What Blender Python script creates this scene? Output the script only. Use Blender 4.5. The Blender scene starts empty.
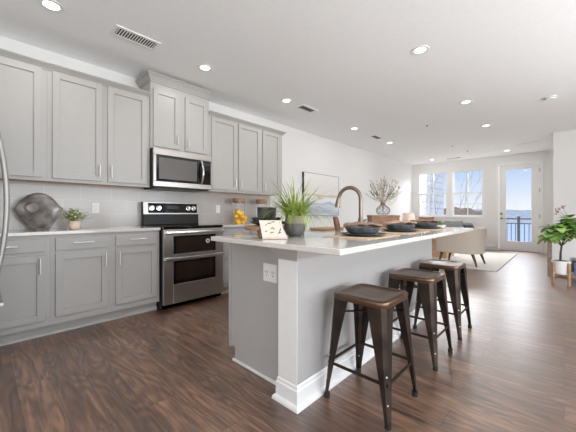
import bpy, bmesh, math, random
from mathutils import Vector, Matrix
random.seed(7)
S = bpy.context.scene
COL = S.collection
W = -3.852            # plane of the kitchen wall
H = 2.74              # ceiling height
YF = 10.387           # plane of the far wall
CT = 0.914            # counter top height

# ------------------------------------------------------------------ camera
cam_d = bpy.data.cameras.new('camera')
cam = bpy.data.objects.new('camera', cam_d); COL.objects.link(cam)
cam.location = (0, 0, 1.0701)
cam.rotation_euler = (math.pi/2, 0, 0.7571)
cam_d.sensor_width = 36.0
cam_d.sensor_fit = 'HORIZONTAL'
cam_d.lens = 36.0*292.255/576.0
cam_d.shift_y = (213.32-216.0)/576.0
cam_d.clip_start = 0.05; cam_d.clip_end = 2000
S.camera = cam

# ------------------------------------------------------------------ sky
world = bpy.data.worlds.new('sky'); S.world = world
world.use_nodes = True
nt = world.node_tree; nt.nodes.clear()
tc = nt.nodes.new('ShaderNodeTexCoord'); sx = nt.nodes.new('ShaderNodeSeparateXYZ')
rp = nt.nodes.new('ShaderNodeValToRGB'); bg = nt.nodes.new('ShaderNodeBackground'); wo = nt.nodes.new('ShaderNodeOutputWorld')
nt.links.new(tc.outputs['Generated'], sx.inputs[0]); nt.links.new(sx.outputs['Z'], rp.inputs[0])
nt.links.new(rp.outputs[0], bg.inputs[0]); nt.links.new(bg.outputs[0], wo.inputs[0])
e = rp.color_ramp.elements
e[0].position = 0.0; e[0].color = (0.88, 0.90, 0.93, 1)
e[1].position = 1.0; e[1].color = (0.36, 0.54, 0.90, 1)
k = e.new(0.05); k.color = (0.72, 0.80, 0.92, 1)
k = e.new(0.13); k.color = (0.46, 0.62, 0.91, 1)
bg.inputs[1].default_value = 1.0

# ------------------------------------------------------------------ sun
sun_d = bpy.data.lights.new('sun', 'SUN'); sun_d.energy = 2.6; sun_d.angle = 0.01; sun_d.color = (1.0, 0.95, 0.88)
sun = bpy.data.objects.new('sun', sun_d); COL.objects.link(sun)
sun.rotation_euler = Vector((-0.28, 1.0, -0.75)).to_track_quat('-Z', 'Y').to_euler()
# ------------------------------------------------------------------ large lights
def area(name, loc, rot, sx_, sy_, power, col=(1, 1, 1)):
    d = bpy.data.lights.new(name, 'AREA'); d.shape = 'RECTANGLE'; d.size = sx_; d.size_y = sy_
    d.energy = power; d.color = col
    o = bpy.data.objects.new(name, d); COL.objects.link(o); o.location = loc; o.rotation_euler = rot
    return o
# added fill light at the open right side, out of view, tilted up
area('side_fill', (3.15, 2.1, 1.2), (0, math.radians(137), 0), 2.3, 6.2, 290, (0.94, 0.975, 1.0))
# added fill light behind the camera; the back wall has no glazing
area('rear_fill', (0.4, -2.6, 1.3), (math.radians(105), 0, 0), 5.0, 2.1, 62, (0.95, 0.98, 1.0))
# added panel out of sight above, boosting daylight through far windows and door
area('window_fill', (-2.4, 13.4, 4.15), (math.radians(-58), 0, math.radians(-8)), 9.0, 2.8, 1700, (0.96, 0.98, 1.0))
LAMP_POWER = 3.0

# ------------------------------------------------------------------ exposure
S.view_settings.view_transform = 'Standard'
S.view_settings.look = 'None'
S.view_settings.gamma = 1.0
S.view_settings.use_curve_mapping = False
S.view_settings.exposure = 0.10
S.cycles.max_bounces = 10; S.cycles.diffuse_bounces = 6; S.cycles.transparent_max_bounces = 16
S.cycles.caustics_reflective = False; S.cycles.caustics_refractive = False
S.cycles.sample_clamp_indirect = 6.0
S.cycles.use_denoising = True

# ------------------------------------------------------------------ materials
def lin(c):
    return tuple(((v/255)/12.92 if v/255 <= 0.04045 else ((v/255+0.055)/1.055)**2.4) for v in c)
def mat(name, rgb, rough=0.5, metal=0.0, noise=0.0, nscale=20.0, stretch=(1, 1, 1), bump=0.0, emit=0.0, coat=0.0, spec=0.5, rgb2=None):
    m = bpy.data.materials.new(name); m.use_nodes = True
    t = m.node_tree; b = t.nodes['Principled BSDF']
    c = lin(rgb)
    b.inputs['Base Color'].default_value = (*c, 1)
    b.inputs['Roughness'].default_value = rough; b.inputs['Metallic'].default_value = metal
    b.inputs['Specular IOR Level'].default_value = spec
    if coat: b.inputs['Coat Weight'].default_value = coat; b.inputs['Coat Roughness'].default_value = 0.08
    if emit:
        b.inputs['Emission Color'].default_value = (*c, 1); b.inputs['Emission Strength'].default_value = emit
    tcn = t.nodes.new('ShaderNodeTexCoord'); mp = t.nodes.new('ShaderNodeMapping'); mp.inputs['Scale'].default_value = stretch
    nz = t.nodes.new('ShaderNodeTexNoise'); nz.inputs['Scale'].default_value = nscale; nz.inputs['Detail'].default_value = 5
    t.links.new(tcn.outputs['Object'], mp.inputs[0]); t.links.new(mp.outputs[0], nz.inputs['Vector'])
    r = t.nodes.new('ShaderNodeValToRGB')
    r.color_ramp.elements[0].position = 0.3; r.color_ramp.elements[1].position = 0.7
    c2 = lin(rgb2) if rgb2 else c
    n = max(noise, 0.015)
    r.color_ramp.elements[0].color = (*[v*(1-n) for v in c], 1)
    r.color_ramp.elements[1].color = (*[min(1, v*(1+n)) for v in c2], 1)
    t.links.new(nz.outputs['Fac'], r.inputs[0]); t.links.new(r.outputs[0], b.inputs['Base Color'])
    if bump:
        bp = t.nodes.new('ShaderNodeBump'); bp.inputs['Strength'].default_value = bump; bp.inputs['Distance'].default_value = 0.004
        t.links.new(nz.outputs['Fac'], bp.inputs['Height']); t.links.new(bp.outputs[0], b.inputs['Normal'])
    return m
def glass_mat(name, tint=(1, 1, 1), refl=0.08):
    m = bpy.data.materials.new(name); m.use_nodes = True
    t = m.node_tree; t.nodes.clear()
    o = t.nodes.new('ShaderNodeOutputMaterial'); tr = t.nodes.new('ShaderNodeBsdfTransparent'); gl = t.nodes.new('ShaderNodeBsdfGlossy')
    lw = t.nodes.new('ShaderNodeLayerWeight'); mx = t.nodes.new('ShaderNodeMixShader'); mu = t.nodes.new('ShaderNodeMath')
    tr.inputs[0].default_value = (*tint, 1); gl.inputs['Roughness'].default_value = 0.02
    lw.inputs['Blend'].default_value = 0.25
    mu.operation = 'MULTIPLY'; mu.inputs[1].default_value = refl*6
    t.links.new(lw.outputs['Fresnel'], mu.inputs[0]); t.links.new(mu.outputs[0], mx.inputs[0])
    t.links.new(tr.outputs[0], mx.inputs[1]); t.links.new(gl.outputs[0], mx.inputs[2]); t.links.new(mx.outputs[0], o.inputs[0])
    return m
def floor_mat():
    m = bpy.data.materials.new('wood_plank_floor'); m.use_nodes = True
    t = m.node_tree; b = t.nodes['Principled BSDF']; N = t.nodes.new; L = t.links.new
    tcn = N('ShaderNodeTexCoord')
    br = N('ShaderNodeTexBrick'); br.offset = 0.37; br.offset_frequency = 2
    br.inputs['Color1'].default_value = (0, 0, 0, 1); br.inputs['Color2'].default_value = (1, 1, 1, 1); br.inputs['Mortar'].default_value = (0.5, 0.5, 0.5, 1)
    br.inputs['Scale'].default_value = 1.0; br.inputs['Mortar Size'].default_value = 0.0016
    br.inputs['Brick Width'].default_value = 1.22; br.inputs['Row Height'].default_value = 0.160
    br.inputs['Bias'].default_value = 0.0
    L(tcn.outputs['Object'], br.inputs['Vector'])
    sep = N('ShaderNodeSeparateColor'); L(br.outputs['Color'], sep.inputs[0])
    w = N('ShaderNodeMath'); w.operation = 'MULTIPLY'; w.inputs[1].default_value = 37.0; L(sep.outputs[0], w.inputs[0])
    # long grain
    mp = N('ShaderNodeMapping'); mp.inputs['Scale'].default_value = (1.3, 17.0, 1); L(tcn.outputs['Object'], mp.inputs[0])
    n1 = N('ShaderNodeTexNoise'); n1.noise_dimensions = '4D'; n1.inputs['Scale'].default_value = 1.6; n1.inputs['Detail'].default_value = 8; n1.inputs['Roughness'].default_value = 0.62
    n1.inputs['Distortion'].default_value = 0.5
    L(mp.outputs[0], n1.inputs['Vector']); L(w.outputs[0], n1.inputs['W'])
    # cathedral figure: contour lines of a smooth stretched noise
    mp2 = N('ShaderNodeMapping'); mp2.inputs['Scale'].default_value = (1.1, 6.5, 1); L(tcn.outputs['Object'], mp2.inputs[0])
    n2 = N('ShaderNodeTexNoise'); n2.noise_dimensions = '4D'; n2.inputs['Scale'].default_value = 1.0; n2.inputs['Detail'].default_value = 1.0
    L(mp2.outputs[0], n2.inputs['Vector']); L(w.outputs[0], n2.inputs['W'])
    mm = N('ShaderNodeMath'); mm.operation = 'MULTIPLY'; mm.inputs[1].default_value = 90.0; L(n2.outputs['Fac'], mm.inputs[0])
    sn = N('ShaderNodeMath'); sn.operation = 'SINE'; L(mm.outputs[0], sn.inputs[0])
    s2 = N('ShaderNodeMath'); s2.operation = 'MULTIPLY'; s2.inputs[1].default_value = 0.07; L(sn.outputs[0], s2.inputs[0])
    ad = N('ShaderNodeMath'); ad.operation = 'ADD'; L(n1.outputs['Fac'], ad.inputs[0]); L(s2.outputs[0], ad.inputs[1])
    pv = N('ShaderNodeMath'); pv.operation = 'MULTIPLY_ADD'; pv.inputs[1].default_value = 0.16; pv.inputs[2].default_value = -0.08; L(sep.outputs[0], pv.inputs[0])
    a2 = N('ShaderNodeMath'); a2.operation = 'ADD'; L(ad.outputs[0], a2.inputs[0]); L(pv.outputs[0], a2.inputs[1])
    # fine dark pores running with the grain
    mp3 = N('ShaderNodeMapping'); mp3.inputs['Scale'].default_value = (5.0, 95.0, 1); L(tcn.outputs['Object'], mp3.inputs[0])
    n3 = N('ShaderNodeTexNoise'); n3.noise_dimensions = '4D'; n3.inputs['Scale'].default_value = 1.0; n3.inputs['Detail'].default_value = 4; n3.inputs['Roughness'].default_value = 0.7
    L(mp3.outputs[0], n3.inputs['Vector']); L(w.outputs[0], n3.inputs['W'])
    p3 = N('ShaderNodeMath'); p3.operation = 'MULTIPLY_ADD'; p3.inputs[1].default_value = 0.42; p3.inputs[2].default_value = -0.21; L(n3.outputs['Fac'], p3.inputs[0])
    a3 = N('ShaderNodeMath'); a3.operation = 'ADD'; L(a2.outputs[0], a3.inputs[0]); L(p3.outputs[0], a3.inputs[1]); a2 = a3
    r = N('ShaderNodeValToRGB'); el = r.color_ramp.elements
    el[0].position = 0.24; el[0].color = (*lin((48, 31, 22)), 1)
    el[1].position = 0.78; el[1].color = (*lin((158, 118, 90)), 1)
    q = el.new(0.5); q.color = (*lin((104, 73, 54)), 1)
    L(a2.outputs[0], r.inputs[0])
    mx = N('ShaderNodeMix'); mx.data_type = 'RGBA'; mx.inputs[7].default_value = (*lin((52, 36, 29)), 1)
    L(br.outputs['Fac'], mx.inputs[0]); L(r.outputs[0], mx.inputs[6]); L(mx.outputs[2], b.inputs['Base Color'])
    rr = N('ShaderNodeMapRange'); rr.inputs['To Min'].default_value = 0.34; rr.inputs['To Max'].default_value = 0.50; b.inputs['Coat Weight'].default_value = 1.0; b.inputs['Coat Roughness'].default_value = 0.33; b.inputs['Coat IOR'].default_value = 1.8
    L(n1.outputs['Fac'], rr.inputs['Value']); L(rr.outputs[0], b.inputs['Roughness'])
    bp = N('ShaderNodeBump'); bp.inputs['Strength'].default_value = 0.12; bp.inputs['Distance'].default_value = 0.003
    L(n1.outputs['Fac'], bp.inputs['Height']); L(bp.outputs[0], b.inputs['Normal'])
    return m
def tile_mat():
    m = bpy.data.materials.new('glazed_wall_tile'); m.use_nodes = True
    t = m.node_tree; b = t.nodes['Principled BSDF']; N = t.nodes.new; L = t.links.new
    tcn = N('ShaderNodeTexCoord'); sp = N('ShaderNodeSeparateXYZ'); cb = N('ShaderNodeCombineXYZ')
    L(tcn.outputs['Object'], sp.inputs[0]); L(sp.outputs['Y'], cb.inputs['X']); L(sp.outputs['Z'], cb.inputs['Y'])
    br = N('ShaderNodeTexBrick'); br.offset = 0.5
    br.inputs['Color1'].default_value = (*lin((188, 184, 180)), 1); br.inputs['Color2'].default_value = (*lin((193, 189, 185)), 1)
    br.inputs['Mortar'].default_value = (*lin((204, 201, 197)), 1)
    br.inputs['Scale'].default_value = 1; br.inputs['Mortar Size'].default_value = 0.003
    br.inputs['Brick Width'].default_value = 0.305; br.inputs['Row Height'].default_value = 0.152
    L(cb.outputs[0], br.inputs['Vector']); L(br.outputs['Color'], b.inputs['Base Color'])
    b.inputs['Roughness'].default_value = 0.18
    return m
def wood_mat(name, a, c, scale=3.0, stretch=(1, 8, 8), rough=0.45):
    return mat(name, a, rough, noise=0.12, nscale=scale, stretch=stretch, rgb2=c, bump=0.1)
def siding_mat():
    m = bpy.data.materials.new('lap_siding'); m.use_nodes = True
    t = m.node_tree; b = t.nodes['Principled BSDF']; N = t.nodes.new; L = t.links.new
    tcn = N('ShaderNodeTexCoord'); sp = N('ShaderNodeSeparateXYZ'); L(tcn.outputs['Object'], sp.inputs[0])
    mo = N('ShaderNodeMath'); mo.operation = 'MODULO'; mo.inputs[1].default_value = 0.45; L(sp.outputs['Z'], mo.inputs[0])
    r = N('ShaderNodeValToRGB'); r.color_ramp.elements[0].color = (*lin((216, 219, 223)), 1); r.color_ramp.elements[1].color = (*lin((246, 247, 248)), 1)
    r.color_ramp.elements[0].position = 0.05; r.color_ramp.elements[1].position = 0.12
    L(mo.outputs[0], r.inputs[0]); L(r.outputs[0], b.inputs['Base Color']); b.inputs['Roughness'].default_value = 0.7
    return m
def art_mat():
    # plain bands of soft colour: pale sky, tan hills, blue water
    m = bpy.data.materials.new('painted_canvas'); m.use_nodes = True
    t = m.node_tree; b = t.nodes['Principled BSDF']; N = t.nodes.new; L = t.links.new
    tcn = N('ShaderNodeTexCoord'); sp = N('ShaderNodeSeparateXYZ'); L(tcn.outputs['Object'], sp.inputs[0])
    nz = N('ShaderNodeTexNoise'); nz.inputs['Scale'].default_value = 2.2; nz.inputs['Detail'].default_value = 6
    mp = N('ShaderNodeMapping'); mp.inputs['Scale'].default_value = (1, 1, 3.0); L(tcn.outputs['Object'], mp.inputs[0]); L(mp.outputs[0], nz.inputs['Vector'])
    ma = N('ShaderNodeMath'); ma.operation = 'MULTIPLY_ADD'; ma.inputs[1].default_value = 0.32; ma.inputs[2].default_value = -0.16; L(nz.outputs['Fac'], ma.inputs[0])
    ad = N('ShaderNodeMath'); ad.operation = 'ADD'; L(sp.outputs['Z'], ad.inputs[0]); L(ma.outputs[0], ad.inputs[1])
    dv = N('ShaderNodeMath'); dv.operation = 'DIVIDE'; dv.inputs[1].default_value = 0.886; L(ad.outputs[0], dv.inputs[0])
    r = N('ShaderNodeValToRGB'); el = r.color_ramp.elements
    el[0].position = 0.0; el[0].color = (*lin((226, 228, 230)), 1); el[1].position = 1.0; el[1].color = (*lin((232, 231, 227)), 1)
    for p, c in ((0.10, (172, 184, 200)), (0.20, (214, 220, 228)), (0.27, (176, 188, 206)), (0.34, (236, 237, 238)), (0.42, (230, 228, 224)), (0.47, (196, 186, 170)), (0.53, (224, 221, 214))):
        q = el.new(p); q.color = (*lin(c), 1)
    L(dv.outputs[0], r.inputs[0]); L(r.outputs[0], b.inputs['Base Color']); b.inputs['Roughness'].default_value = 0.8
    return m

M = {}
M['wall'] = mat('wall_paint', (229, 228, 226), 0.85)
M['ceil'] = mat('ceiling_paint', (248, 249, 249), 0.9)
M['trim'] = mat('trim_paint', (232, 232, 230), 0.4)
M['floor'] = floor_mat()
M['tile'] = tile_mat()
M['cab'] = mat('grey_cabinet_paint', (174, 171, 167), 0.38)
M['island'] = mat('island_cabinet_paint', (176, 174, 171), 0.42)
M['knee'] = mat('island_wall_paint', (174, 171, 168), 0.6)
M['ply'] = wood_mat('raw_plywood', (206, 168, 124), (222, 186, 144))
M['quartz'] = mat('white_quartz', (210, 206, 200), 0.10, noise=0.05, nscale=60, coat=0.15)
M['steel'] = mat('brushed_steel', (178, 172, 166), 0.28, 0.95, noise=0.06, nscale=6, stretch=(1, 1, 60))
M['nickel'] = mat('satin_nickel', (222, 219, 214), 0.3, 0.35)
M['grip'] = mat('brushed_grey_grip', (158, 155, 151), 0.4, 0.5)
M['chrome'] = mat('bright_chrome', (232, 230, 226), 0.16, 1.0)
M['black'] = mat('black_enamel', (17, 15, 14), 0.35, spec=0.3)
M['blackglass'] = mat('black_glass', (14, 11, 10), 0.07, spec=0.35)
M['ovenglass'] = mat('oven_window_glass', (40, 29, 23), 0.10, noise=0.3, nscale=3, spec=0.3)
M['microglass'] = mat('microwave_window_glass', (92, 87, 83), 0.2, noise=0.05, nscale=4)
M['gun'] = mat('bronzed_gunmetal', (46, 41, 38), 0.36, 0.75, noise=0.3, nscale=7, rgb2=(68, 57, 49))
M['bronze'] = mat('antique_bronze_seat', (92, 72, 58), 0.30, 0.75, noise=0.3, nscale=5, rgb2=(116, 90, 70))
M['rubber'] = mat('black_rubber', (28, 26, 25), 0.7)
M['plastic'] = mat('white_plastic', (240, 240, 238), 0.35)
M['socket'] = mat('socket_shade', (120, 118, 116), 0.5)
M['taupe'] = mat('taupe_metal', (134, 118, 106), 0.33, 0.85)
M['glass'] = glass_mat('window_glass', (1, 1, 1), 0.05)
M['jarglass'] = glass_mat('jar_glass', (0.985, 0.99, 0.99), 0.05)
M['cork'] = wood_mat('acacia_lid', (136, 102, 72), (164, 126, 90))
M['lemon'] = mat('lemon_peel', (252, 204, 44), 0.4, noise=0.06, nscale=40, bump=0.15)
M['orange'] = mat('ripe_lemon_peel', (250, 178, 44), 0.4, noise=0.06, nscale=40, bump=0.15)
M['darkclay'] = mat('dark_stoneware', (52, 52, 53), 0.45, noise=0.2, nscale=25)
M['blueclay'] = mat('blue_grey_stoneware', (68, 71, 75), 0.45, noise=0.2, nscale=30, rgb2=(90, 94, 98))
M['potclay'] = mat('ribbed_grey_stoneware', (96, 93, 88), 0.6, noise=0.15, nscale=30)
M['potsage'] = mat('sage_glaze', (136, 132, 104), 0.5, noise=0.1, nscale=30)
M['blade'] = mat('grass_blade_green', (72, 104, 34), 0.5, noise=0.5, nscale=22, rgb2=(160, 176, 82))
M['leaf'] = mat('leaf_green', (82, 132, 58), 0.4, noise=0.4, nscale=8, rgb2=(146, 178, 96))
M['leaf2'] = mat('olive_leaf_green', (122, 138, 72), 0.5, noise=0.4, nscale=30, rgb2=(196, 200, 140))
M['bark'] = mat('dark_bark', (66, 56, 50), 0.8, noise=0.3, nscale=30)
M['moss'] = mat('moss_green', (56, 92, 44), 0.9, noise=0.5, nscale=60)
M['terra'] = mat('blush_clay', (238, 214, 198), 0.7, noise=0.05, nscale=20)
M['sculpt'] = mat('mottled_metallic_glaze', (104, 92, 82), 0.32, 0.4, noise=0.4, nscale=9, rgb2=(150, 146, 144), bump=0.4)
M['cream'] = mat('cream_card', (220, 208, 194), 0.7)
M['ink'] = mat('dark_ink', (52, 46, 42), 0.8)
M['walnut'] = wood_mat('walnut', (92, 58, 40), (120, 80, 56))
M['oak'] = wood_mat('honey_oak', (190, 154, 116), (208, 174, 136))
M['crate'] = wood_mat('carved_brown_wood', (106, 74, 50), (146, 106, 74), scale=16, stretch=(1, 1, 4))
M['weather'] = wood_mat('weathered_wood', (128, 110, 98), (156, 138, 124))
M['legwood'] = wood_mat('tan_wood_legs', (160, 126, 98), (182, 148, 120))
M['rattan'] = mat('woven_tan_fibre', (202, 178, 148), 0.85, noise=0.25, nscale=90, bump=0.4)
M['linen'] = mat('brown_linen', (146, 114, 94), 0.9, noise=0.15, nscale=60, bump=0.3)
M['linenpale'] = mat('sand_linen', (174, 146, 122), 0.9, noise=0.12, nscale=60, bump=0.3)
M['chair'] = mat('beige_upholstery', (206, 194, 180), 0.9, noise=0.08, nscale=80, bump=0.2)
M['darkleg'] = wood_mat('dark_turned_wood', (70, 46, 34), (92, 64, 48))
M['rug'] = mat('pale_woven_rug', (214, 210, 204), 0.95, noise=0.06, nscale=40, bump=0.2)
M['rugedge'] = mat('rug_binding', (150, 146, 142), 0.95)
M['peach'] = mat('peach_fabric', (232, 212, 196), 0.9, noise=0.05, nscale=30)
M['greyfab'] = mat('grey_fabric', (148, 150, 150), 0.9, noise=0.12, nscale=20)
M['palefab'] = mat('pale_grey_fabric', (206, 208, 210), 0.9, noise=0.15, nscale=14)
M['leather'] = mat('brown_leather', (134, 92, 76), 0.5, noise=0.15, nscale=10)
M['charcoal'] = mat('charcoal_fabric', (58, 56, 58), 0.9, noise=0.15, nscale=30)
M['white'] = mat('white_lacquer', (238, 237, 234), 0.45)
M['dry'] = mat('dried_stem', (112, 104, 90), 0.9, noise=0.3, nscale=20, rgb2=(176, 168, 148))
M['dried2'] = mat('dried_leaf', (176, 172, 158), 0.9, noise=0.2, nscale=20)
M['wire'] = mat('grey_wire', (120, 120, 122), 0.4, 0.6)
M['pinkbud'] = mat('dusty_pink_bud', (160, 118, 108), 0.8, noise=0.15, nscale=20)
M['lampglow'] = mat('lamp_lens', (255, 252, 246), 0.5, emit=6.0)
M['vent'] = mat('vent_shade', (58, 52, 48), 0.7)
M['ventgrey'] = mat('vent_grey_louver', (112, 110, 107), 0.7)
M['iron'] = mat('black_iron', (38, 40, 44), 0.5)
M['siding'] = siding_mat()
M['roof'] = mat('roof_shingle', (110, 108, 108), 0.9, noise=0.1, nscale=8)
M['concrete'] = mat('balcony_concrete', (206, 206, 206), 0.8)
M['hedge'] = mat('winter_brush', (128, 116, 100), 0.95, noise=0.35, nscale=3, bump=0.6)
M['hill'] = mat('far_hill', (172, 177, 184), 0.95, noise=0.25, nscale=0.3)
M['lake'] = mat('pale_lake', (206, 216, 232), 0.25, noise=0.06, nscale=0.4)
M['twig'] = mat('bare_twig', (150, 146, 142), 0.9)
M['art'] = art_mat()
M['hardware'] = mat('door_hardware', (124, 120, 115), 0.4, 0.5)
M['lit'] = mat('oven_display', (40, 44, 46), 0.2)
M['navy'] = mat('slate_blue_box', (112, 124, 142), 0.8)

# ------------------------------------------------------------------ builders
def worldloc(o):
    v = Vector((0, 0, 0))
    while o: v = v+Vector(o.location); o = o.parent
    return v
class MB:
    def __init__(s): s.bm = bmesh.new()
    def box(s, x0, x1, y0, y1, z0, z1, rot=None, piv=None):
        if x0 > x1: x0, x1 = x1, x0
        if y0 > y1: y0, y1 = y1, y0
        vs = [s.bm.verts.new((x, y, z)) for z in (z0, z1) for y in (y0, y1) for x in (x0, x1)]
        for f in ((0, 2, 3, 1), (4, 5, 7, 6), (0, 1, 5, 4), (2, 6, 7, 3), (0, 4, 6, 2), (1, 3, 7, 5)):
            s.bm.faces.new([vs[i] for i in f])
        if rot is not None: s.xf(vs, rot, piv)
        return s
    def xf(s, vs, rot, piv):
        p = Vector(piv)
        for v in vs: v.co = rot @ (v.co-p)+p
    def loft(s, rings, cap0=True, cap1=True, closed=True):
        R = [[s.bm.verts.new(p) for p in r] for r in rings]
        n = len(R[0])
        for a, b in zip(R, R[1:]):
            for i in range(n if closed else n-1):
                j = (i+1) % n
                s.bm.faces.new((a[i], a[j], b[j], b[i]))
        if cap0: s.bm.faces.new(R[0][::-1])
        if cap1: s.bm.faces.new(R[-1])
        return s
    def lathe(s, prof, c=(0, 0, 0), n=28, cap0=True, cap1=True, wob=None):
        rings = []
        for r, z in prof:
            rings.append([(c[0]+max(r, 1e-4)*(wob(a, z) if wob else 1)*math.cos(a), c[1]+max(r, 1e-4)*(wob(a, z) if wob else 1)*math.sin(a), c[2]+z) for a in [2*math.pi*i/n for i in range(n)]])
        return s.loft(rings, cap0, cap1)
    def tube(s, pts, rad, n=10, caps=True):
        pts = [Vector(p) for p in pts]
        if not isinstance(rad, (list, tuple)): rad = [rad]*len(pts)
        rings = []; u = None
        for i, p in enumerate(pts):
            d = (pts[min(i+1, len(pts)-1)]-pts[max(i-1, 0)]).normalized()
            if u is None:
                u = d.cross(Vector((0, 0, 1)))
                if u.length < 1e-3: u = d.cross(Vector((1, 0, 0)))
            u = (u-d*u.dot(d)).normalized(); v = d.cross(u)
            rings.append([tuple(p+(u*math.cos(a)+v*math.sin(a))*rad[i]) for a in [2*math.pi*k/n for k in range(n)]])
        return s.loft(rings, caps, caps)
    def bar(s, a, b, w, t):            # flat bar of width w (vertical-ish) and thickness t
        a, b = Vector(a), Vector(b); d = (b-a).normalized()
        u = d.cross(Vector((0, 0, 1))).normalized(); v = u.cross(d)
        q = [(-t/2, -w/2), (t/2, -w/2), (t/2, w/2), (-t/2, w/2)]
        return s.loft([[tuple(p+u*i+v*j) for i, j in q] for p in (a, b)])
    def prism(s, pts, axis, a, b):     # outline (p,q) extruded along an axis
        def P(p, q, k):
            return {'x': (k, p, q), 'y': (p, k, q), 'z': (p, q, k)}[axis]
        return s.loft([[P(p, q, a) for p, q in pts], [P(p, q, b) for p, q in pts]])
    def ball(s, c, r, n=14, m=9, sc=(1, 1, 1)):
        pr = []
        rings = []
        for j in range(m+1):
            t = math.pi*j/m
            rings.append([(c[0]+sc[0]*r*max(math.sin(t), 1e-3)*math.cos(2*math.pi*i/n), c[1]+sc[1]*r*max(math.sin(t), 1e-3)*math.sin(2*math.pi*i/n), c[2]-sc[2]*r*math.cos(t)) for i in range(n)])
        return s.loft(rings)
    def leaf(s, base, tip, width, droop=0.0, up=Vector((0, 0, 1)), seg=5, fold=0.15):
        base, tip = Vector(base), Vector(tip); d = tip-base; L = d.length
        side = d.cross(up)
        if side.length < 1e-4: side = d.cross(Vector((1, 0, 0)))
        side.normalize(); nrm = side.cross(d).normalized()
        rows = []
        for i in range(seg+1):
            t = i/seg
            w = width*0.5*max(math.sin(math.pi*min(1, t*0.94+0.03))**0.8, 0.04)
            c = base+d*t-Vector((0, 0, 1))*droop*t*t*L
            rows.append([s.bm.verts.new(c-side*w+nrm*w*fold), s.bm.verts.new(c), s.bm.verts.new(c+side*w+nrm*w*fold)])
        for a, b in zip(rows, rows[1:]):
            s.bm.faces.new((a[0], a[1], b[1], b[0])); s.bm.faces.new((a[1], a[2], b[2], b[1]))
        return s
    def build(s, name, m, parent=None, smooth=False, bevel=0.0, seg=2, thick=0.0, sub=0, kind=None):
        bm = s.bm
        bmesh.ops.recalc_face_normals(bm, faces=bm.faces)
        me = bpy.data.meshes.new(name)
        if parent: off = worldloc(parent)
        else:
            xs = [v.co.x for v in bm.verts]; ys = [v.co.y for v in bm.verts]; zs = [v.co.z for v in bm.verts]
            off = Vector(((min(xs)+max(xs))/2, (min(ys)+max(ys))/2, min(zs)))
        if kind == 'structure' and not parent: off = Vector((0, 0, 0))
        for v in bm.verts: v.co -= off
        bm.to_mesh(me); bm.free()
        me.materials.append(M[m] if isinstance(m, str) else m)
        if smooth:
            for p in me.polygons: p.use_smooth = True
            try: me.set_sharp_from_angle(angle=math.radians(42))
            except Exception: pass
        o = bpy.data.objects.new(name, me); COL.objects.link(o)
        if parent: o.parent = parent
        else: o.location = off
        if thick:
            q = o.modifiers.new('thickness', 'SOLIDIFY'); q.thickness = thick; q.offset = 0
        if bevel:
            q = o.modifiers.new('edge', 'BEVEL'); q.width = bevel; q.segments = seg; q.limit_method = 'ANGLE'; q.angle_limit = math.radians(40)
        if sub:
            q = o.modifiers.new('smooth', 'SUBSURF'); q.levels = sub; q.render_levels = sub
        if kind: o['kind'] = kind
        return o
def B(*a, **k): return MB().box(*a, **k)
def thing(name, loc, label, cat, group=None):
    o = bpy.data.objects.new(name, None); COL.objects.link(o); o.location = loc
    o.empty_display_size = 0.1
    o['label'] = label; o['category'] = cat
    if group: o['group'] = group
    return o
def tag(o, label, cat, group=None):
    o['label'] = label; o['category'] = cat
    if group: o['group'] = group
    return o
def copy_tree(o, loc, rz=None, label=None):
    r = o.copy(); COL.objects.link(r); r.location = loc
    if rz is not None: r.rotation_euler = (0, 0, rz)
    if label: r['label'] = label
    for ch in list(o.children):
        c = ch.copy(); COL.objects.link(c); c.parent = r
        for g in list(ch.children):
            d = g.copy(); COL.objects.link(d); d.parent = c
    return r
def struct(mb, name, m, **k): return mb.build(name, m, kind='structure', **k)
def rrect(hx, hy, r, z, n=5, cx=0, cy=0):
    out = []
    for (sx_, sy_, a0) in ((1, 1, 0), (-1, 1, 90), (-1, -1, 180), (1, -1, 270)):
        for i in range(n+1):
            a = math.radians(a0+90*i/n)
            out.append((cx+sx_*(hx-r)+r*math.cos(a), cy+sy_*(hy-r)+r*math.sin(a), z))
    return out

# ================================================================== THE ROOM
struct(B(W-0.2, 3.3, -2.9, YF+0.15, -0.12, 0.0), 'floor', 'floor')
struct(B(W-0.2, 3.3, -2.9, YF+0.15, H, H+0.12), 'ceiling', 'ceil')
struct(B(W-0.15, W, -2.9, YF+0.15, 0, H), 'wall_left', 'wall')
struct(B(W, 3.3, -2.9, -2.8, 0, H), 'wall_back', 'wall')
# far wall with two windows and a door
w1 = (-3.645, -2.735, 0.970, 2.455); w2 = (-2.62, -1.745, 0.965, 2.425); dr = (-1.385, -0.465, 0.0, 2.44)
fw = MB()
xs = [W, w1[0], w1[1], w2[0], w2[1], dr[0], dr[1], 0.2]
for i in range(0, len(xs)-1, 2): fw.box(xs[i], xs[i+1], YF, YF+0.15, 0, H)
for w in (w1, w2):
    fw.box(w[0], w[1], YF, YF+0.15, 0, w[2]); fw.box(w[0], w[1], YF, YF+0.15, w[3], H)
fw.box(dr[0], dr[1], YF, YF+0.15, dr[3], H)
struct(fw, 'wall_far', 'wall')
struct(B(-0.165, 3.3, 8.2, YF, 0, H), 'wall_right', 'wall')
struct(B(3.3, 3.45, 4.9, YF, 0, H), 'wall_light_block', 'wall')  # unseen wall added to keep side light off wall_right
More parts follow.
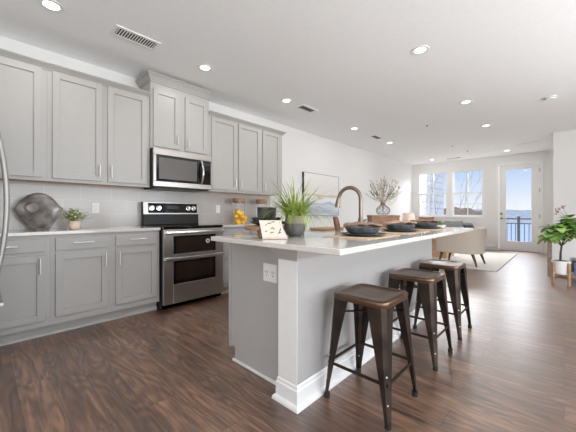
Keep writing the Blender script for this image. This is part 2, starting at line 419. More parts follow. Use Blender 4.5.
# baseboards
def base_y(x0, x1, y, name):
    struct(MB().prism([(y, 0), (y-0.016, 0), (y-0.016, 0.12), (y-0.006, 0.14), (y, 0.14)], 'x', x0, x1), name, 'trim')
base_y(W, dr[0]-0.075, YF, 'baseboard_far')
base_y(dr[1]+0.075, -0.165, YF, 'baseboard_corner')
base_y(-0.165, 3.3, 8.2, 'baseboard_right')
struct(MB().prism([(W, 0), (W+0.016, 0), (W+0.016, 0.12), (W+0.006, 0.14), (W, 0.14)], 'y', 3.62, YF-0.016), 'baseboard_left', 'trim')
# windows: frame, two sashes, panes
def window(name, r, y=YF):
    x0, x1, z0, z1 = r; t = 0.030
    f = MB()
    for a in ((x0, x0+t, z0, z1), (x1-t, x1, z0, z1), (x0+t, x1-t, z0, z0+t), (x0+t, x1-t, z1-t, z1)):
        f.box(a[0], a[1], y+0.012, y+0.13, a[2], a[3])
    fr = struct(f, name, 'trim', bevel=0.003)
    zm = (z0+z1)/2+0.01
    for (za, zb, yy) in ((z0+t, zm+0.02, y+0.05), (zm-0.02, z1-t, y+0.085)):
        s_ = MB(); q = 0.026; xa, xb = x0+t, x1-t
        s_.box(xa, xa+q, yy, yy+0.03, za, zb); s_.box(xb-q, xb, yy, yy+0.03, za, zb)
        s_.box(xa+q, xb-q, yy, yy+0.03, za, za+q); s_.box(xa+q, xb-q, yy, yy+0.03, zb-q, zb)
        s_.box((xa+xb)/2-0.009, (xa+xb)/2+0.009, yy+0.003, yy+0.027, za+q, zb-q)
        s_.box(xa+q, xb-q, yy+0.004, yy+0.026, (za+zb)/2-0.009, (za+zb)/2+0.009)
        so = s_.build('sash', 'trim', fr)
        B(xa+q*0.5, xb-q*0.5, yy+0.013, yy+0.017, za+q*0.5, zb-q*0.5).build('pane', 'glass', so)
    B(x0-0.03, x1+0.03, y-0.03, y+0.012, z0-0.03, z0).build('sill', 'trim', fr, bevel=0.004)
window('window_1', w1); window('window_2', w2)
# glazed door
d_ = MB(); gx0, gx1, gz0, gz1 = -1.228, -0.635, 0.265, 2.325
x0, x1 = -1.377, -0.473
d_.box(x0, gx0, YF+0.03, YF+0.075, 0.015, 2.432); d_.box(gx1, x1, YF+0.03, YF+0.075, 0.015, 2.432)
d_.box(gx0, gx1, YF+0.03, YF+0.075, 0.015, gz0); d_.box(gx0, gx1, YF+0.03, YF+0.075, gz1, 2.432)
door = struct(d_, 'door_1', 'trim')
g_ = MB(); q = 0.018
for a in ((gx0, gx0+q, gz0, gz1), (gx1-q, gx1, gz0, gz1), (gx0+q, gx1-q, gz0, gz0+q), (gx0+q, gx1-q, gz1-q, gz1)):
    g_.box(a[0], a[1], YF+0.018, YF+0.03, a[2], a[3])
g_.build('glazing_frame', 'trim', door, bevel=0.004)
B(gx0+0.01, gx1-0.01, YF+0.05, YF+0.054, gz0+0.01, gz1-0.01).build('pane', 'glass', door)
MB().tube([(-1.325, YF+0.03, 0.92), (-1.325, YF-0.02, 0.92), (-1.325, YF-0.03, 0.92)], [0.03, 0.012, 0.012], 14).tube([(-1.33, YF-0.025, 0.92), (-1.22, YF-0.03, 0.915)], 0.009, 10).build('door_handle', 'hardware', door, smooth=True)
MB().tube([(-1.325, YF+0.03, 1.06), (-1.325, YF+0.0, 1.06)], [0.032, 0.028], 16).build('lock', 'hardware', door, smooth=True)
for z in (0.25, 0.95, 1.65, 2.2): MB().tube([(-0.472, YF+0.01, z), (-0.472, YF+0.01, z+0.1)], 0.012, 8).build('hinge', 'hardware', door)
c_ = MB()
for a in ((dr[0]-0.062, dr[0]+0.006, 0, 2.50), (dr[1]-0.006, dr[1]+0.062, 0, 2.50), (dr[0]+0.006, dr[1]-0.006, 2.434, 2.50)):
    c_.box(a[0], a[1], YF-0.02, YF+0.02, a[2], a[3])
struct(c_, 'trim_1', 'trim', bevel=0.005)
struct(B(dr[0], dr[1], YF-0.02, YF+0.15, 0.0, 0.018), 'trim_2', 'steel')
# tiled splashback
struct(B(W, W+0.010, -0.6, 3.6, CT, 1.40), 'wall_tile', 'tile')

# ------------------------------------------------------------------ ceiling fittings
def downlight(x, y, label):
    t = thing('recessed_light', (x, y, H), label, 'ceiling light', 'recessed ceiling lights')
    MB().lathe([(0.052, -0.001), (0.056, -0.006), (0.083, -0.007), (0.088, -0.001)], (x, y, H), 32, False, False).build('trim_ring', 'plastic', t, smooth=True)
    MB().lathe([(0.053, -0.003), (0.001, -0.003)], (x, y, H), 32, False, True).build('lens', 'lampglow', t)
    l = bpy.data.lights.new('downlight_lamp', 'AREA'); l.shape = 'DISK'; l.size = 0.1; l.energy = LAMP_POWER; l.color = (1.0, 0.98, 0.95)
    lo = bpy.data.objects.new('downlight_lamp', l); COL.objects.link(lo); lo.location = (x, y, H-0.012)
for x, y, lab in ((-2.99, 0.40, 'round recessed light above the cabinets at the far left, nearest the corner of the picture'),
                  (-2.99, 1.78, 'round recessed light just right of the tall cabinet crown above the microwave'),
                  (-2.99, 3.13, 'round recessed light beside the small grey vent near the right wall cabinets'),
                  (-3.00, 5.08, 'round recessed light above the framed painting side of the room'),
                  (-3.00, 6.68, 'round recessed light close behind the second small grey vent'),
                  (-2.98, 9.66, 'round recessed light nearest the windows on the far wall'),
                  (-1.07, 3.10, 'largest and nearest round recessed light over the island stools'),
                  (-1.07, 5.02, 'round recessed light second in the row leading to the glazed door'),
                  (-1.08, 6.63, 'round recessed light third in the row leading to the glazed door'),
                  (-1.10, 9.65, 'round recessed light right in front of the glazed door')):
    downlight(x, y, lab)
for x, y in ((-1.07, 1.4), (-1.07, -0.4), (0.9, 3.1), (0.9, 0.8)):  # unseen lamps added beyond the visible rows for extra light
    downlight(x, y, 'round recessed light added in the ceiling outside the picture')
def vent(x0, x1, y0, y1, along, n, label, m='vent', fr=0.025):
    t = thing('ceiling_vent', ((x0+x1)/2, (y0+y1)/2, H), label, 'vent', 'ceiling air vents')
    f = MB()
    for a in ((x0-fr, x0, y0-fr, y1+fr), (x1, x1+fr, y0-fr, y1+fr), (x0, x1, y0-fr, y0), (x0, x1, y1, y1+fr)):
        f.box(a[0], a[1], a[2], a[3], H-0.008, H)
    f.build('frame', 'plastic', t)
    B(x0, x1, y0, y1, H-0.001, H).build('duct_opening', m, t)
    s_ = MB()
    for i in range(n):
        if along == 'y':
            y = y0+(y1-y0)*(i+0.5)/n; w = (y1-y0)/n*0.17
            s_.box(x0, x1, y-w, y+w, H-0.007, H-0.001)
        else:
            x = x0+(x1-x0)*(i+0.5)/n; w = (x1-x0)/n*0.17
            s_.box(x-w, x+w, y0, y1, H-0.007, H-0.001)
    s_.build('louver', 'plastic' if m in ('vent', 'plastic') else m, t)
vent(-3.03, -2.90, 0.86, 1.205, 'y', 15, 'large louvered ceiling vent with dark slots above the left cabinets')
vent(-3.04, -2.93, 3.44, 3.74, 'x', 4, 'small grey ceiling vent next to a recessed light near the right wall cabinets', 'ventgrey', 0.035)
vent(-3.04, -2.94, 5.82, 6.13, 'x', 4, 'small grey ceiling vent further along above the painting wall', 'ventgrey', 0.03)
vent(-2.62, -2.25, 9.80, 9.90, 'y', 3, 'narrow ceiling vent above the right-hand window', 'ventgrey', 0.02)
vent(-0.80, -0.44, 8.78, 8.90, 'y', 4, 'pale ceiling vent in front of the glazed door', 'plastic', 0.02)
t = thing('smoke_detector', (-0.137, 5.643, H), 'white round smoke detector on the ceiling at the right', 'smoke detector')
MB().lathe([(0.062, 0), (0.066, -0.012), (0.058, -0.034), (0.03, -0.040), (0.001, -0.040)], (-0.137, 5.643, H), 28, True, True).build('body', 'plastic', t, smooth=True)
MB().lathe([(0.0665, -0.014), (0.0655, -0.020)], (-0.137, 5.643, H), 28, False, False).build('sensor_ring', 'socket', t)
for x, y, lab in ((-1.874, 5.789, 'small grey sprinkler head nearest the kitchen ceiling lights'), (-2.0, 8.01, 'tiny sprinkler head in the middle of the living area ceiling'), (-1.87, 8.92, 'tiny sprinkler head nearest the windows')):
    t = thing('sprinkler_head', (x, y, H), lab, 'sprinkler', 'ceiling sprinkler heads')
    MB().lathe([(0.035, 0), (0.033, -0.006), (0.02, -0.010), (0.001, -0.010)], (x, y, H), 20, True, True).build('escutcheon', 'plastic', t, smooth=True)
    MB().lathe([(0.012, -0.010), (0.01, -0.028), (0.018, -0.032), (0.001, -0.034)], (x, y, H), 14, True, True).build('nozzle', 'socket', t, smooth=True)

# ------------------------------------------------------------------ cabinets along the kitchen wall
def shaker(xf, y0, y1, z0, z1, st=0.057):
    m = MB(); t = 0.022
    m.box(xf-t, xf, y0, y0+st, z0, z1); m.box(xf-t, xf, y1-st, y1, z0, z1)
    m.box(xf-t, xf, y0+st, y1-st, z0, z0+st); m.box(xf-t, xf, y0+st, y1-st, z1-st, z1)
    m.box(xf-t, xf-0.013, y0+st, y1-st, z0+st, z1-st)
    return m
def pull(parent, x, y, z, L, vertical):
    m = MB(); r = 0.0065; so = 0.03; h = L/2; e_ = h-0.022
    if vertical:
        m.tube([(x+so, y, z-h), (x+so, y, z+h)], r, 10)
        for q in (-e_, e_): m.tube([(x, y, z+q), (x+so, y, z+q)], 0.0045, 8)
    else:
        m.tube([(x+so, y-h, z), (x+so, y+h, z)], r, 10)
        for q in (-e_, e_): m.tube([(x, y+q, z), (x+so, y+q, z)], 0.0045, 8)
    return m.build('handle', 'nickel', parent, smooth=True)
XB = W+0.61; XD = W+0.63
def base_cab(y0, y1, doors, drawers, label):
    t = thing('base_cabinet', (W+0.3, (y0+y1)/2, 0), label, 'kitchen cabinet', 'grey base cabinets along the wall')
    B(W+0.002, XB, y0+0.0005, y1-0.0005, 0.10, 0.884).build('carcass', 'cab', t)
    B(W+0.002, W+0.535, y0+0.0005, y1-0.0005, 0.0, 0.10).build('toe_kick', 'cab', t)
    for (a, b, z0, z1, hy, hz, hl) in drawers:
        o = B(XB, XD, a, b, z0, z1).build('drawer', 'cab', t, bevel=0.003)
        pull(o, XD, hy, hz, hl, False)
    for (a, b, z0, z1, hy, hz) in doors:
        o = shaker(XD, a, b, z0, z1).build('door', 'cab', t, bevel=0.0015, seg=1)
        pull(o, XD, hy, hz, 0.135, True)
base_cab(-0.05, 0.426, [(-0.012, 0.393, 0.155, 0.712, 0.355, 0.625)], [(-0.012, 0.393, 0.742, 0.852, 0.14, 0.80, 0.15)], 'grey shaker base cabinet at the far left end under the pierced sculpture')
base_cab(0.426, 0.900, [(0.460, 0.867, 0.165, 0.716, 0.840, 0.63)], [(0.460, 0.867, 0.743, 0.853, 0.664, 0.805, 0.16)], 'grey shaker base cabinet, middle of the three left of the range')
base_cab(0.900, 1.366, [(0.933, 1.335, 0.163, 0.716, 0.962, 0.63)], [(0.933, 1.335, 0.743, 0.853, 1.134, 0.805, 0.16)], 'grey shaker base cabinet directly left of the range')
base_cab(2.146, 2.62, [], [(2.175, 2.59, 0.743, 0.853, 2.38, 0.80, 0.15), (2.175, 2.59, 0.46, 0.725, 2.38, 0.60, 0.15), (2.175, 2.59, 0.163, 0.44, 2.38, 0.30, 0.15)], 'grey base cabinet of three drawers directly right of the range')
base_cab(2.62, 3.58, [(2.65, 3.085, 0.163, 0.716, 3.05, 0.63), (3.115, 3.55, 0.163, 0.716, 3.15, 0.63)], [(2.65, 3.085, 0.743, 0.853, 2.87, 0.80, 0.15), (3.115, 3.55, 0.743, 0.853, 3.33, 0.80, 0.15)], 'grey base cabinet behind the island under the lemon jars')
for i, (a, b) in enumerate(((-0.05, 1.366), (2.146, 3.58))):
    struct(MB().prism([(W+0.535, 0), (W+0.553, 0), (W+0.551, 0.010), (W+0.544, 0.020), (W+0.535, 0.028)], 'y', a, b), 'trim_%d' % (3+i), 'cab')
o = B(W+0.010, W+0.645, -0.06, 1.366, 0.885, CT).build('countertop', 'quartz', bevel=0.003); tag(o, 'white quartz worktop left of the range carrying the pierced sculpture', 'countertop')
o = B(W+0.010, W+0.645, 2.146, 3.60, 0.885, CT).build('countertop', 'quartz', bevel=0.003); tag(o, 'white quartz worktop right of the range carrying the lemon jars', 'countertop')
XU = W+0.33; XUD = W+0.35
def wall_cab(y0, y1, z0, z1, doors, label, xo=0.0, fill=0.0):
    t = thing('wall_cabinet', (W+0.17, (y0+y1)/2, z0), label, 'kitchen cabinet', 'grey wall cabinets')
    B(W+0.012, XU+xo, y0+0.0005, y1-0.0005, z0+0.006, z1).build('carcass', 'cab', t)
    B(W+0.012, XU+xo-0.02, y0+0.002, y1-0.002, z0-0.001, z0+0.006).build('underside', 'ply', t)
    B(XU+xo-0.02, XU+xo, y0+0.0005, y1-0.0005, z0-0.012, z0+0.006).build('bottom_rail', 'cab', t)
    for (a, b, za, zb, hy) in doors:
        o = shaker(XUD+xo, a, b, za, zb).build('door', 'cab', t, bevel=0.0015, seg=1)
        pull(o, XUD+xo, hy, za+0.105, 0.135, True)
wall_cab(-0.48, 0.440, 1.385, 2.43, [(-0.455, -0.035, 1.404, 2.410, -0.07), (-0.010, 0.401, 1.404, 2.410, 0.02)], 'grey wall cabinet at the far left end above the pierced sculpture')
wall_cab(0.440, 1.372, 1.385, 2.43, [(0.477, 0.887, 1.404, 2.410, 0.858), (0.938, 1.337, 1.404, 2.410, 0.967)], 'grey two-door wall cabinet left of the microwave')
wall_cab(1.376, 2.145, 1.835, 2.63, [(1.405, 1.722, 1.862, 2.545, 1.692), (1.800, 2.115, 1.862, 2.545, 1.830)], 'tall-set grey two-door cabinet above the microwave with the highest crown', 0.012)
wall_cab(2.150, 3.098, 1.385, 2.42, [(2.192, 2.612, 1.404, 2.400, 2.582), (2.649, 3.071, 1.404, 2.400, 2.679)], 'grey two-door wall cabinet right of the microwave')
wall_cab(3.098, 3.575, 1.385, 2.42, [(3.124, 3.509, 1.404, 2.400, 3.154)], 'grey single-door wall cabinet at the right end of the row')
def crown(y0, y1, z0, hgt, out, name, endl=False, endr=False, xo=0.0):
    xb = XU+xo
    pr = [(0, 0), (0.006, 0), (out*0.22, hgt*0.02), (out*0.22, hgt*0.20), (out*0.34, hgt*0.24), (out*0.50, hgt*0.44), (out*0.76, hgt*0.64), (out*0.80, hgt*0.68), (out*0.80, hgt*0.78), (out, hgt*0.82), (out, hgt), (0, hgt)]
    rings = []
    for dx, dz in pr:
        ya = y0-(dx if endl else 0); yb = y1+(dx if endr else 0)
        rings.append([(W+0.01, ya, z0+dz), (xb+dx, ya, z0+dz), (xb+dx, yb, z0+dz), (W+0.01, yb, z0+dz)])
    m = MB(); m.loft(rings[1:-1], True, True)
    return struct(m, name, 'cab')
crown(-0.48, 1.366, 2.412, 0.054, 0.058, 'trim_5')
crown(1.385, 2.136, 2.612, 0.095, 0.062, 'trim_6', True, True, 0.012)
crown(2.152, 3.578, 2.406, 0.054, 0.055, 'trim_7', False, True)

# ------------------------------------------------------------------ microwave
t = thing('microwave', (W+0.2, 1.76, 1.37), 'stainless over-range microwave with black window and curved handle', 'microwave')
y0, y1, z0, z1, xf = 1.378, 2.143, 1.385, 1.832, W+0.40
B(W+0.012, xf, y0, y1, z0, z1).build('body', 'black', t)
f = MB(); xs_ = xf+0.022
f.box(xf, xs_, y0, y1, z1-0.075, z1); f.box(xf, xs_, y0, y1, z0, z0+0.062); f.box(xf, xs_, y0, y0+0.035, z0+0.062, z1-0.075)
f.box(xf, xs_, y1-0.012, y1, z0+0.062, z1-0.075)
f.build('steel_frame', 'steel', t, bevel=0.004)
B(xf, xs_-0.004, y0+0.035, y1-0.135, z0+0.062, z1-0.075).build('door_frame', 'blackglass', t)
B(xf+0.001, xs_-0.002, y0+0.065, y1-0.215, z0+0.092, z1-0.105).build('window', 'microglass', t)
cp = B(xf, xs_-0.004, y1-0.135, y1-0.012, z0+0.062, z1-0.075).build('control_panel', 'blackglass', t)
B(xs_-0.006, xs_-0.003, y1-0.115, y1-0.03, z1-0.135, z1-0.110).build('display', 'lit', cp)
pts = []
for i in range(13):
    a = i/12; pts.append((xs_+0.004+0.05*math.sin(math.pi*a), y1-0.155, z0+0.07+a*(z1-z0-0.155)))
MB().tube(pts, [0.013]*13, 12).build('handle', 'chrome', t, smooth=True)
B(W+0.05, xf-0.02, y0+0.03, y1-0.03, z0-0.02, z0).build('vent_base', 'black', t)

# ------------------------------------------------------------------ range with two ovens
y0, y1 = 1.376, 2.136
xf = W+0.655
t = thing('kitchen_range', (W+0.33, 1.756, 0), 'stainless double-oven electric range with black cooktop and knobbed backguard', 'range')
B(W+0.03, xf, y0, y1, 0.02, 0.895).build('body', 'black', t)
fl = MB()
for yy in (y0+0.06, y1-0.06):
    for xx in (W+0.1, xf-0.06): fl.tube([(xx, yy, 0), (xx, yy, 0.02)], 0.02, 10)
fl.build('feet', 'black', t)
B(W+0.03, xf+0.035, y0-0.002, y1+0.002, 0.895, 0.925).build('cooktop', 'blackglass', t, bevel=0.006)
bgd = MB().prism([(W+0.03, 0.925), (W+0.115, 0.925), (W+0.095, 1.215), (W+0.03, 1.215)], 'y', y0+0.01, y1-0.01).build('backguard', 'black', t, bevel=0.006)
def slant(z): return W+0.115-0.02*(z-0.925)/0.29
pn = MB()
def strip(ya, yb, za, zb, th, nm, m_, par):
    q = MB(); q.loft([[(slant(za)-0.002, ya, za), (slant(za)+th, ya, za), (slant(zb)+th, ya, zb), (slant(zb)-0.002, ya, zb)], [(slant(za)-0.002, yb, za), (slant(za)+th, yb, za), (slant(zb)+th, yb, zb), (slant(zb)-0.002, yb, zb)]])
    return q.build(nm, m_, par, bevel=0.002)
fr_ = MB()
for (ya, yb, za, zb) in ((y0+0.008, y0+0.065, 1.06, 1.213), (y1-0.035, y1-0.008, 1.06, 1.213), (y0+0.065, y1-0.035, 1.06, 1.075), (y0+0.065, y1-0.035, 1.200, 1.213)):
    fr_.loft([[(slant(za)-0.002, y_, za), (slant(za)+0.008, y_, za), (slant(zb)+0.008, y_, zb), (slant(zb)-0.002, y_, zb)] for y_ in (ya, yb)])
fr_.build('control_frame', 'steel', bgd)
strip(y0+0.065, y1-0.035, 1.075, 1.20, 0.005, 'control_panel', 'blackglass', bgd)
strip(y0+0.30, y0+0.46, 1.125, 1.17, 0.007, 'display', 'lit', bgd)
for yy in (y0+0.105, y0+0.195, y1-0.165, y1-0.085):
    x_ = slant(1.14)+0.004
    MB().tube([(x_, yy, 1.138), (x_+0.012, yy, 1.139), (x_+0.013, yy, 1.139), (x_+0.034, yy, 1.14)], [0.033, 0.031, 0.025, 0.022], 20).box(x_+0.03, x_+0.042, yy-0.004, yy+0.004, 1.122, 1.158).build('knob', 'chrome', t, smooth=True)
def oven(za, zb, wz0, wz1, hz, sticker=False):
    d = MB(); wy0, wy1 = y0+0.115, y1-0.105; xo = xf+0.035
    d.box(xf, xo, y0+0.004, wy0, za, zb); d.box(xf, xo, wy1, y1-0.004, za, zb)
    d.box(xf, xo, wy0, wy1, za, wz0); d.box(xf, xo, wy0, wy1, wz1, zb)
    do = d.build('oven_door', 'steel', t, bevel=0.002)
    B(xf, xo-0.002, wy0, wy1, wz0, wz1).build('window', 'blackglass', do)
    B(xf+0.002, xo-0.0005, wy0+0.03, wy1-0.03, wz0+(0.045 if not sticker else 0.012), wz1-0.02).build('window_pane', 'ovenglass', do)
    h = MB(); n = 14; pp = []
    for i in range(n+1):
        a = i/n; pp.append((xo+0.045+0.016*math.sin(math.pi*a), y0+0.012+a*(y1-y0-0.024), hz))
    h.loft([[(p[0]-0.010, p[1], p[2]-0.020), (p[0]+0.006, p[1], p[2]-0.017), (p[0]+0.010, p[1], p[2]), (p[0]+0.006, p[1], p[2]+0.017), (p[0]-0.010, p[1], p[2]+0.020)] for p in pp])
    for yy in (y0+0.03, y1-0.03): h.box(xo, xo+0.042, yy-0.014, yy+0.014, hz-0.014, hz+0.014)
    h.build('handle', 'chrome', do, smooth=True)
    if sticker:
        yc, zc = y1-0.215, wz0+0.125
        MB().tube([(xo-0.0005, yc, zc), (xo+0.001, yc, zc)], 0.026, 24).build('round_sticker', 'plastic', do)
        MB().tube([(xo+0.001, yc, zc), (xo+0.0018, yc, zc)], 0.017, 24).build('sticker_centre', 'socket', do)
oven(0.595, 0.890, 0.612, 0.815, 0.853, True)
oven(0.062, 0.590, 0.275, 0.535, 0.567)
B(xf-0.03, xf, y0+0.004, y1-0.004, 0.02, 0.058).build('kick_panel', 'black', t)

# ------------------------------------------------------------------ refrigerator whose bowed handle enters at the left edge
t = thing('refrigerator', (-2.86, -0.34, 0), 'refrigerator at the left edge showing its bowed steel handle', 'refrigerator')
B(-3.18, -2.52, -0.72, -0.035, 0.03, 1.78).build('body', 'steel', t, bevel=0.006)
dd = B(-3.18, -2.52, -0.03, 0.045, 0.56, 1.775).build('door', 'steel', t, bevel=0.008)
dz = B(-3.18, -2.52, -0.03, 0.045, 0.05, 0.55).build('freezer_drawer', 'steel', t, bevel=0.008)
pts = []
for i in range(21):
    a = i/20; pts.append((-2.585, 0.055+0.068*math.sin(math.pi*a)**0.8, 0.60+a*1.08))
MB().tube(pts, [0.015]*21, 14).tube([(-2.585, 0.045, 0.615), (-2.585, 0.075, 0.615)], 0.014, 10).tube([(-2.585, 0.045, 1.665), (-2.585, 0.075, 1.665)], 0.014, 10)  .build('handle', 'grip', dd, smooth=True)
MB().tube([(-3.05, 0.10, 0.48), (-2.65, 0.10, 0.48)], 0.012, 12).tube([(-3.03, 0.045, 0.48), (-3.03, 0.10, 0.48)], 0.009, 8).tube([(-2.67, 0.045, 0.48), (-2.67, 0.10, 0.48)], 0.009, 8).build('handle', 'steel', dz, smooth=True)
fm = MB()
for xx in (-3.12, -2.58):
    for yy in (-0.66, -0.1): fm.tube([(xx, yy, 0), (xx, yy, 0.03)], 0.02, 10)
fm.build('feet', 'black', t)

# ------------------------------------------------------------------ island
IX0, IX1 = -1.785, -1.062      # cabinet back / seating side wall face
IY0, IY1 = 1.28, 3.44
t = thing('kitchen_island', (-1.4, 2.35, 0), 'kitchen island with grey end panel, white corner post and pale seating-side wall', 'kitchen island')
B(IX0, -1.205, IY0, IY1, 0.10, 0.884).build('cabinet', 'island', t)
B(IX0+0.045, -1.205, IY0, IY1, 0.0, 0.10).build('plinth', 'island', t)
B(IX0-0.012, IX0+0.012, IY0-0.014, IY0, 0.10, 0.884).build('corner_strip', 'cab', t)
B(-1.205, IX1, 1.195, IY1, 0, 0.884).build('knee_wall', 'knee', t)
B(-1.2055, IX1+0.0015, 1.1935, 1.1965, 0.0, 0.884).build('corner_post', 'trim', t)
def cap(prof, nm, m_):      # profile swept round the post and along the seating side
    rings = []
    for dx, z in prof:
        rings.append([(-1.205-dx*0.9, IY0, z), (-1.205-dx*0.9, 1.195-dx, z), (IX1+dx, 1.195-dx, z), (IX1+dx, IY1+dx, z), (-1.205, IY1+dx, z), (-1.205, IY0, z)])
    m = MB(); m.loft(rings, True, True); return m.build(nm, m_, t)
cap([(0.001, 0), (0.012, 0), (0.012, 0.098), (0.007, 0.106), (0.006, 0.120), (0.001, 0.128)], 'baseboard', 'trim')
cap([(0.012, 0), (0.030, 0.0), (0.029, 0.012), (0.023, 0.022), (0.012, 0.026)], 'shoe_moulding', 'trim')
# cap moulding round the post only
rings = []
for dx, z in [(0.001, 0.806), (0.008, 0.808), (0.010, 0.820), (0.024, 0.842), (0.034, 0.862), (0.036, 0.884)]:
    rings.append([(-1.205-dx, IY0, z), (-1.205-dx, 1.195-dx, z), (IX1+dx, 1.195-dx, z), (IX1+dx, IY1+dx, z), (-1.205, IY1+dx, z), (-1.205, IY0, z)])
MB().loft(rings, True, True).build('cap_moulding', 'knee', t)
B(IX0+0.03, -1.245, IY0-0.016, IY0, 0, 0.02).build('shoe_strip', 'trim', t, bevel=0.006)
op = B(-1.427, -1.303, IY0-0.006, IY0, 0.632, 0.748).build('outlet_plate', 'plastic', t, bevel=0.003)
sk = MB()
for xx in (-1.395, -1.335):
    for s_ in (-1, 1): sk.box(xx+s_*0.008-0.0015, xx+s_*0.008+0.0015, IY0-0.0068, IY0-0.006, 0.685, 0.703)
    sk.box(xx-0.003, xx+0.003, IY0-0.0068, IY0-0.006, 0.668, 0.676)
sk.build('socket_slots', 'socket', op)
o = B(-1.735, -0.705, 1.075, 3.64, 0.885, CT).build('island_countertop', 'quartz', bevel=0.004); tag(o, 'large white quartz slab over the island set with three places', 'countertop')

# ------------------------------------------------------------------ bar stools
def make_stool(loc, label):
    t = thing('bar_stool', loc, label, 'bar stool', 'backless metal bar stools at the island')
    bx, by, bz = loc
    hx, hy, r = 0.163, 0.166, 0.05; Z = 0.612
    rings = []
    for ins, z, rr_ in ((0.000, Z-0.036, r), (-0.002, Z-0.022, r), (-0.004, Z-0.012, r), (-0.001, Z-0.003, r), (0.008, Z, r), (0.026, Z, r*0.8), (0.031, Z-0.003, r*0.7), (0.09, Z-0.004, r*0.5), (0.15, Z-0.004, 0.008)):
        rings.append(rrect(hx-ins, hy-ins, min(rr_, hx-ins-0.001), z+bz, 6, bx, by))
    MB().loft(rings, False, True).build('seat', 'bronze', t, smooth=True, thick=0.0)
    B(bx-0.15, bx+0.15, by-0.152, by+0.152, bz+Z-0.034, bz+Z-0.028).build('seat_pan', 'gun', t)
    fx, fy = 0.197, 0.192
    for sx_, sy_ in ((1, -1), (-1, -1), (1, 1), (-1, 1)):
        rings = []
        for k_ in range(9):
            a = k_/8; z = (Z-0.030)*(1-a)+0.022*a
            cx = sx_*(0.160+(fx-0.160)*a); cy = sy_*(0.163+(fy-0.163)*a)
            al = 0.078*(1-a)**1.15+0.024; th = 0.0045; ch = min(0.020, al*0.35)
            pl = [(ch, 0), (al, 0), (al, th), (ch+th*0.5, th), (th, ch+th*0.5), (th, al), (0, al), (0, ch)]
            rings.append([(bx+cx-sx_*p, by+cy-sy_*q_, bz+z) for p, q_ in pl])
        lg = MB(); lg.loft(rings, True, True)
        lo = lg.build('leg', 'gun', t, bevel=0.0)
        MB().tube([(bx+sx_*(fx-0.012), by+sy_*(fy-0.012), bz), (bx+sx_*(fx-0.012), by+sy_*(fy-0.012), bz+0.028)], [0.017, 0.016], 12).build('rubber_foot', 'rubber', lo)
        rv = MB()
        for a in (0.60, 0.84):
            z = (Z-0.030)*(1-a)+0.022*a; cx = sx_*(0.160+(fx-0.160)*a); cy = sy_*(0.163+(fy-0.163)*a)
            rv.ball((bx+cx-sx_*0.007, by+cy-sy_*0.007, bz+z), 0.005, 8, 6)
        rv.build('rivet', 'nickel', lo)
    zz = 0.205; ex, ey = 0.178, 0.174
    for a, b in (((-ex, -ey), (ex, -ey)), ((ex, -ey), (ex, ey)), ((ex, ey), (-ex, ey)), ((-ex, ey), (-ex, -ey))):
        MB().bar((bx+a[0], by+a[1], bz+zz), (bx+b[0], by+b[1], bz+zz), 0.016, 0.006).build('stretcher', 'gun', t)
    for a, b in (((-0.15, -0.15), (0.15, 0.15)), ((-0.15, 0.15), (0.15, -0.15))):
        MB().bar((bx+a[0], by+a[1], bz+0.50+(0.0065 if a[1] > 0 else 0)), (bx+b[0], by+b[1], bz+0.50+(0.0065 if a[1] > 0 else 0)), 0.006, 0.02).build('cross_brace', 'gun', t)
    return t
st = make_stool((-0.822, 1.578, 0), 'bronzed metal bar stool nearest the camera, beside the white corner post')
copy_tree(st, (-0.824, 2.320, 0), None, 'bronzed metal bar stool in the middle of the three')
copy_tree(st, (-0.826, 2.975, 0), None, 'bronzed metal bar stool at the far end of the island, nearest the armchair')

# ------------------------------------------------------------------ things on the island
def ctr_at(x, y): return (x, y, CT)
# grass in a two-tone pot
px_, py_ = -1.352, 1.50
t = thing('potted_grass', (px_, py_, CT), 'spiky green grass in a two-tone grey and sage ribbed pot on the island', 'plant')
MB().lathe([(0.040, 0), (0.060, 0.012), (0.072, 0.045), (0.074, 0.085), (0.074, 0.088)], (px_, py_, CT), 40, True, False, lambda a, z: 1+0.012*math.cos(20*a)).build('pot_base', 'potclay', t, smooth=True)
MB().lathe([(0.074, 0.088), (0.070, 0.092), (0.066, 0.138), (0.061, 0.140), (0.059, 0.12), (0.001, 0.12)], (px_, py_, CT), 40, False, True, lambda a, z: 1+0.012*math.cos(20*a)).build('pot_rim', 'potsage', t, smooth=True)
rg = random.Random(3)
bl = MB()
for i in range(260):
    a = rg.uniform(0, 2*math.pi); r0 = 0.045*math.sqrt(rg.random()); lean = rg.uniform(0.05, 1.25)**0.75
    L_ = rg.uniform(0.20, 0.34); base = Vector((px_+r0*math.cos(a), py_+r0*math.sin(a), CT+0.12))
    dr_ = Vector((math.cos(a), math.sin(a), 0)); sd = Vector((-math.sin(a), math.cos(a), 0)); w = rg.uniform(0.0030, 0.0054)
    prev = None; p = base.copy(); th = math.radians(6+40*lean); n = 8
    curl = math.radians(rg.uniform(3, 17)*(0.4+lean))
    for k_ in range(n+1):
        ww = w*(1-(k_/n)**1.6)+0.0003
        cur = [bl.bm.verts.new(p-sd*ww), bl.bm.verts.new(p+dr_*ww*0.3), bl.bm.verts.new(p+sd*ww)]
        if prev:
            bl.bm.faces.new((prev[0], prev[1], cur[1], cur[0])); bl.bm.faces.new((prev[1], prev[2], cur[2], cur[1]))
        prev = cur
        p = p+(dr_*math.sin(th)+Vector((0, 0, 1))*math.cos(th))*L_/n; th = min(th+curl, math.radians(150))
bl.build('grass_blades', 'blade', t)
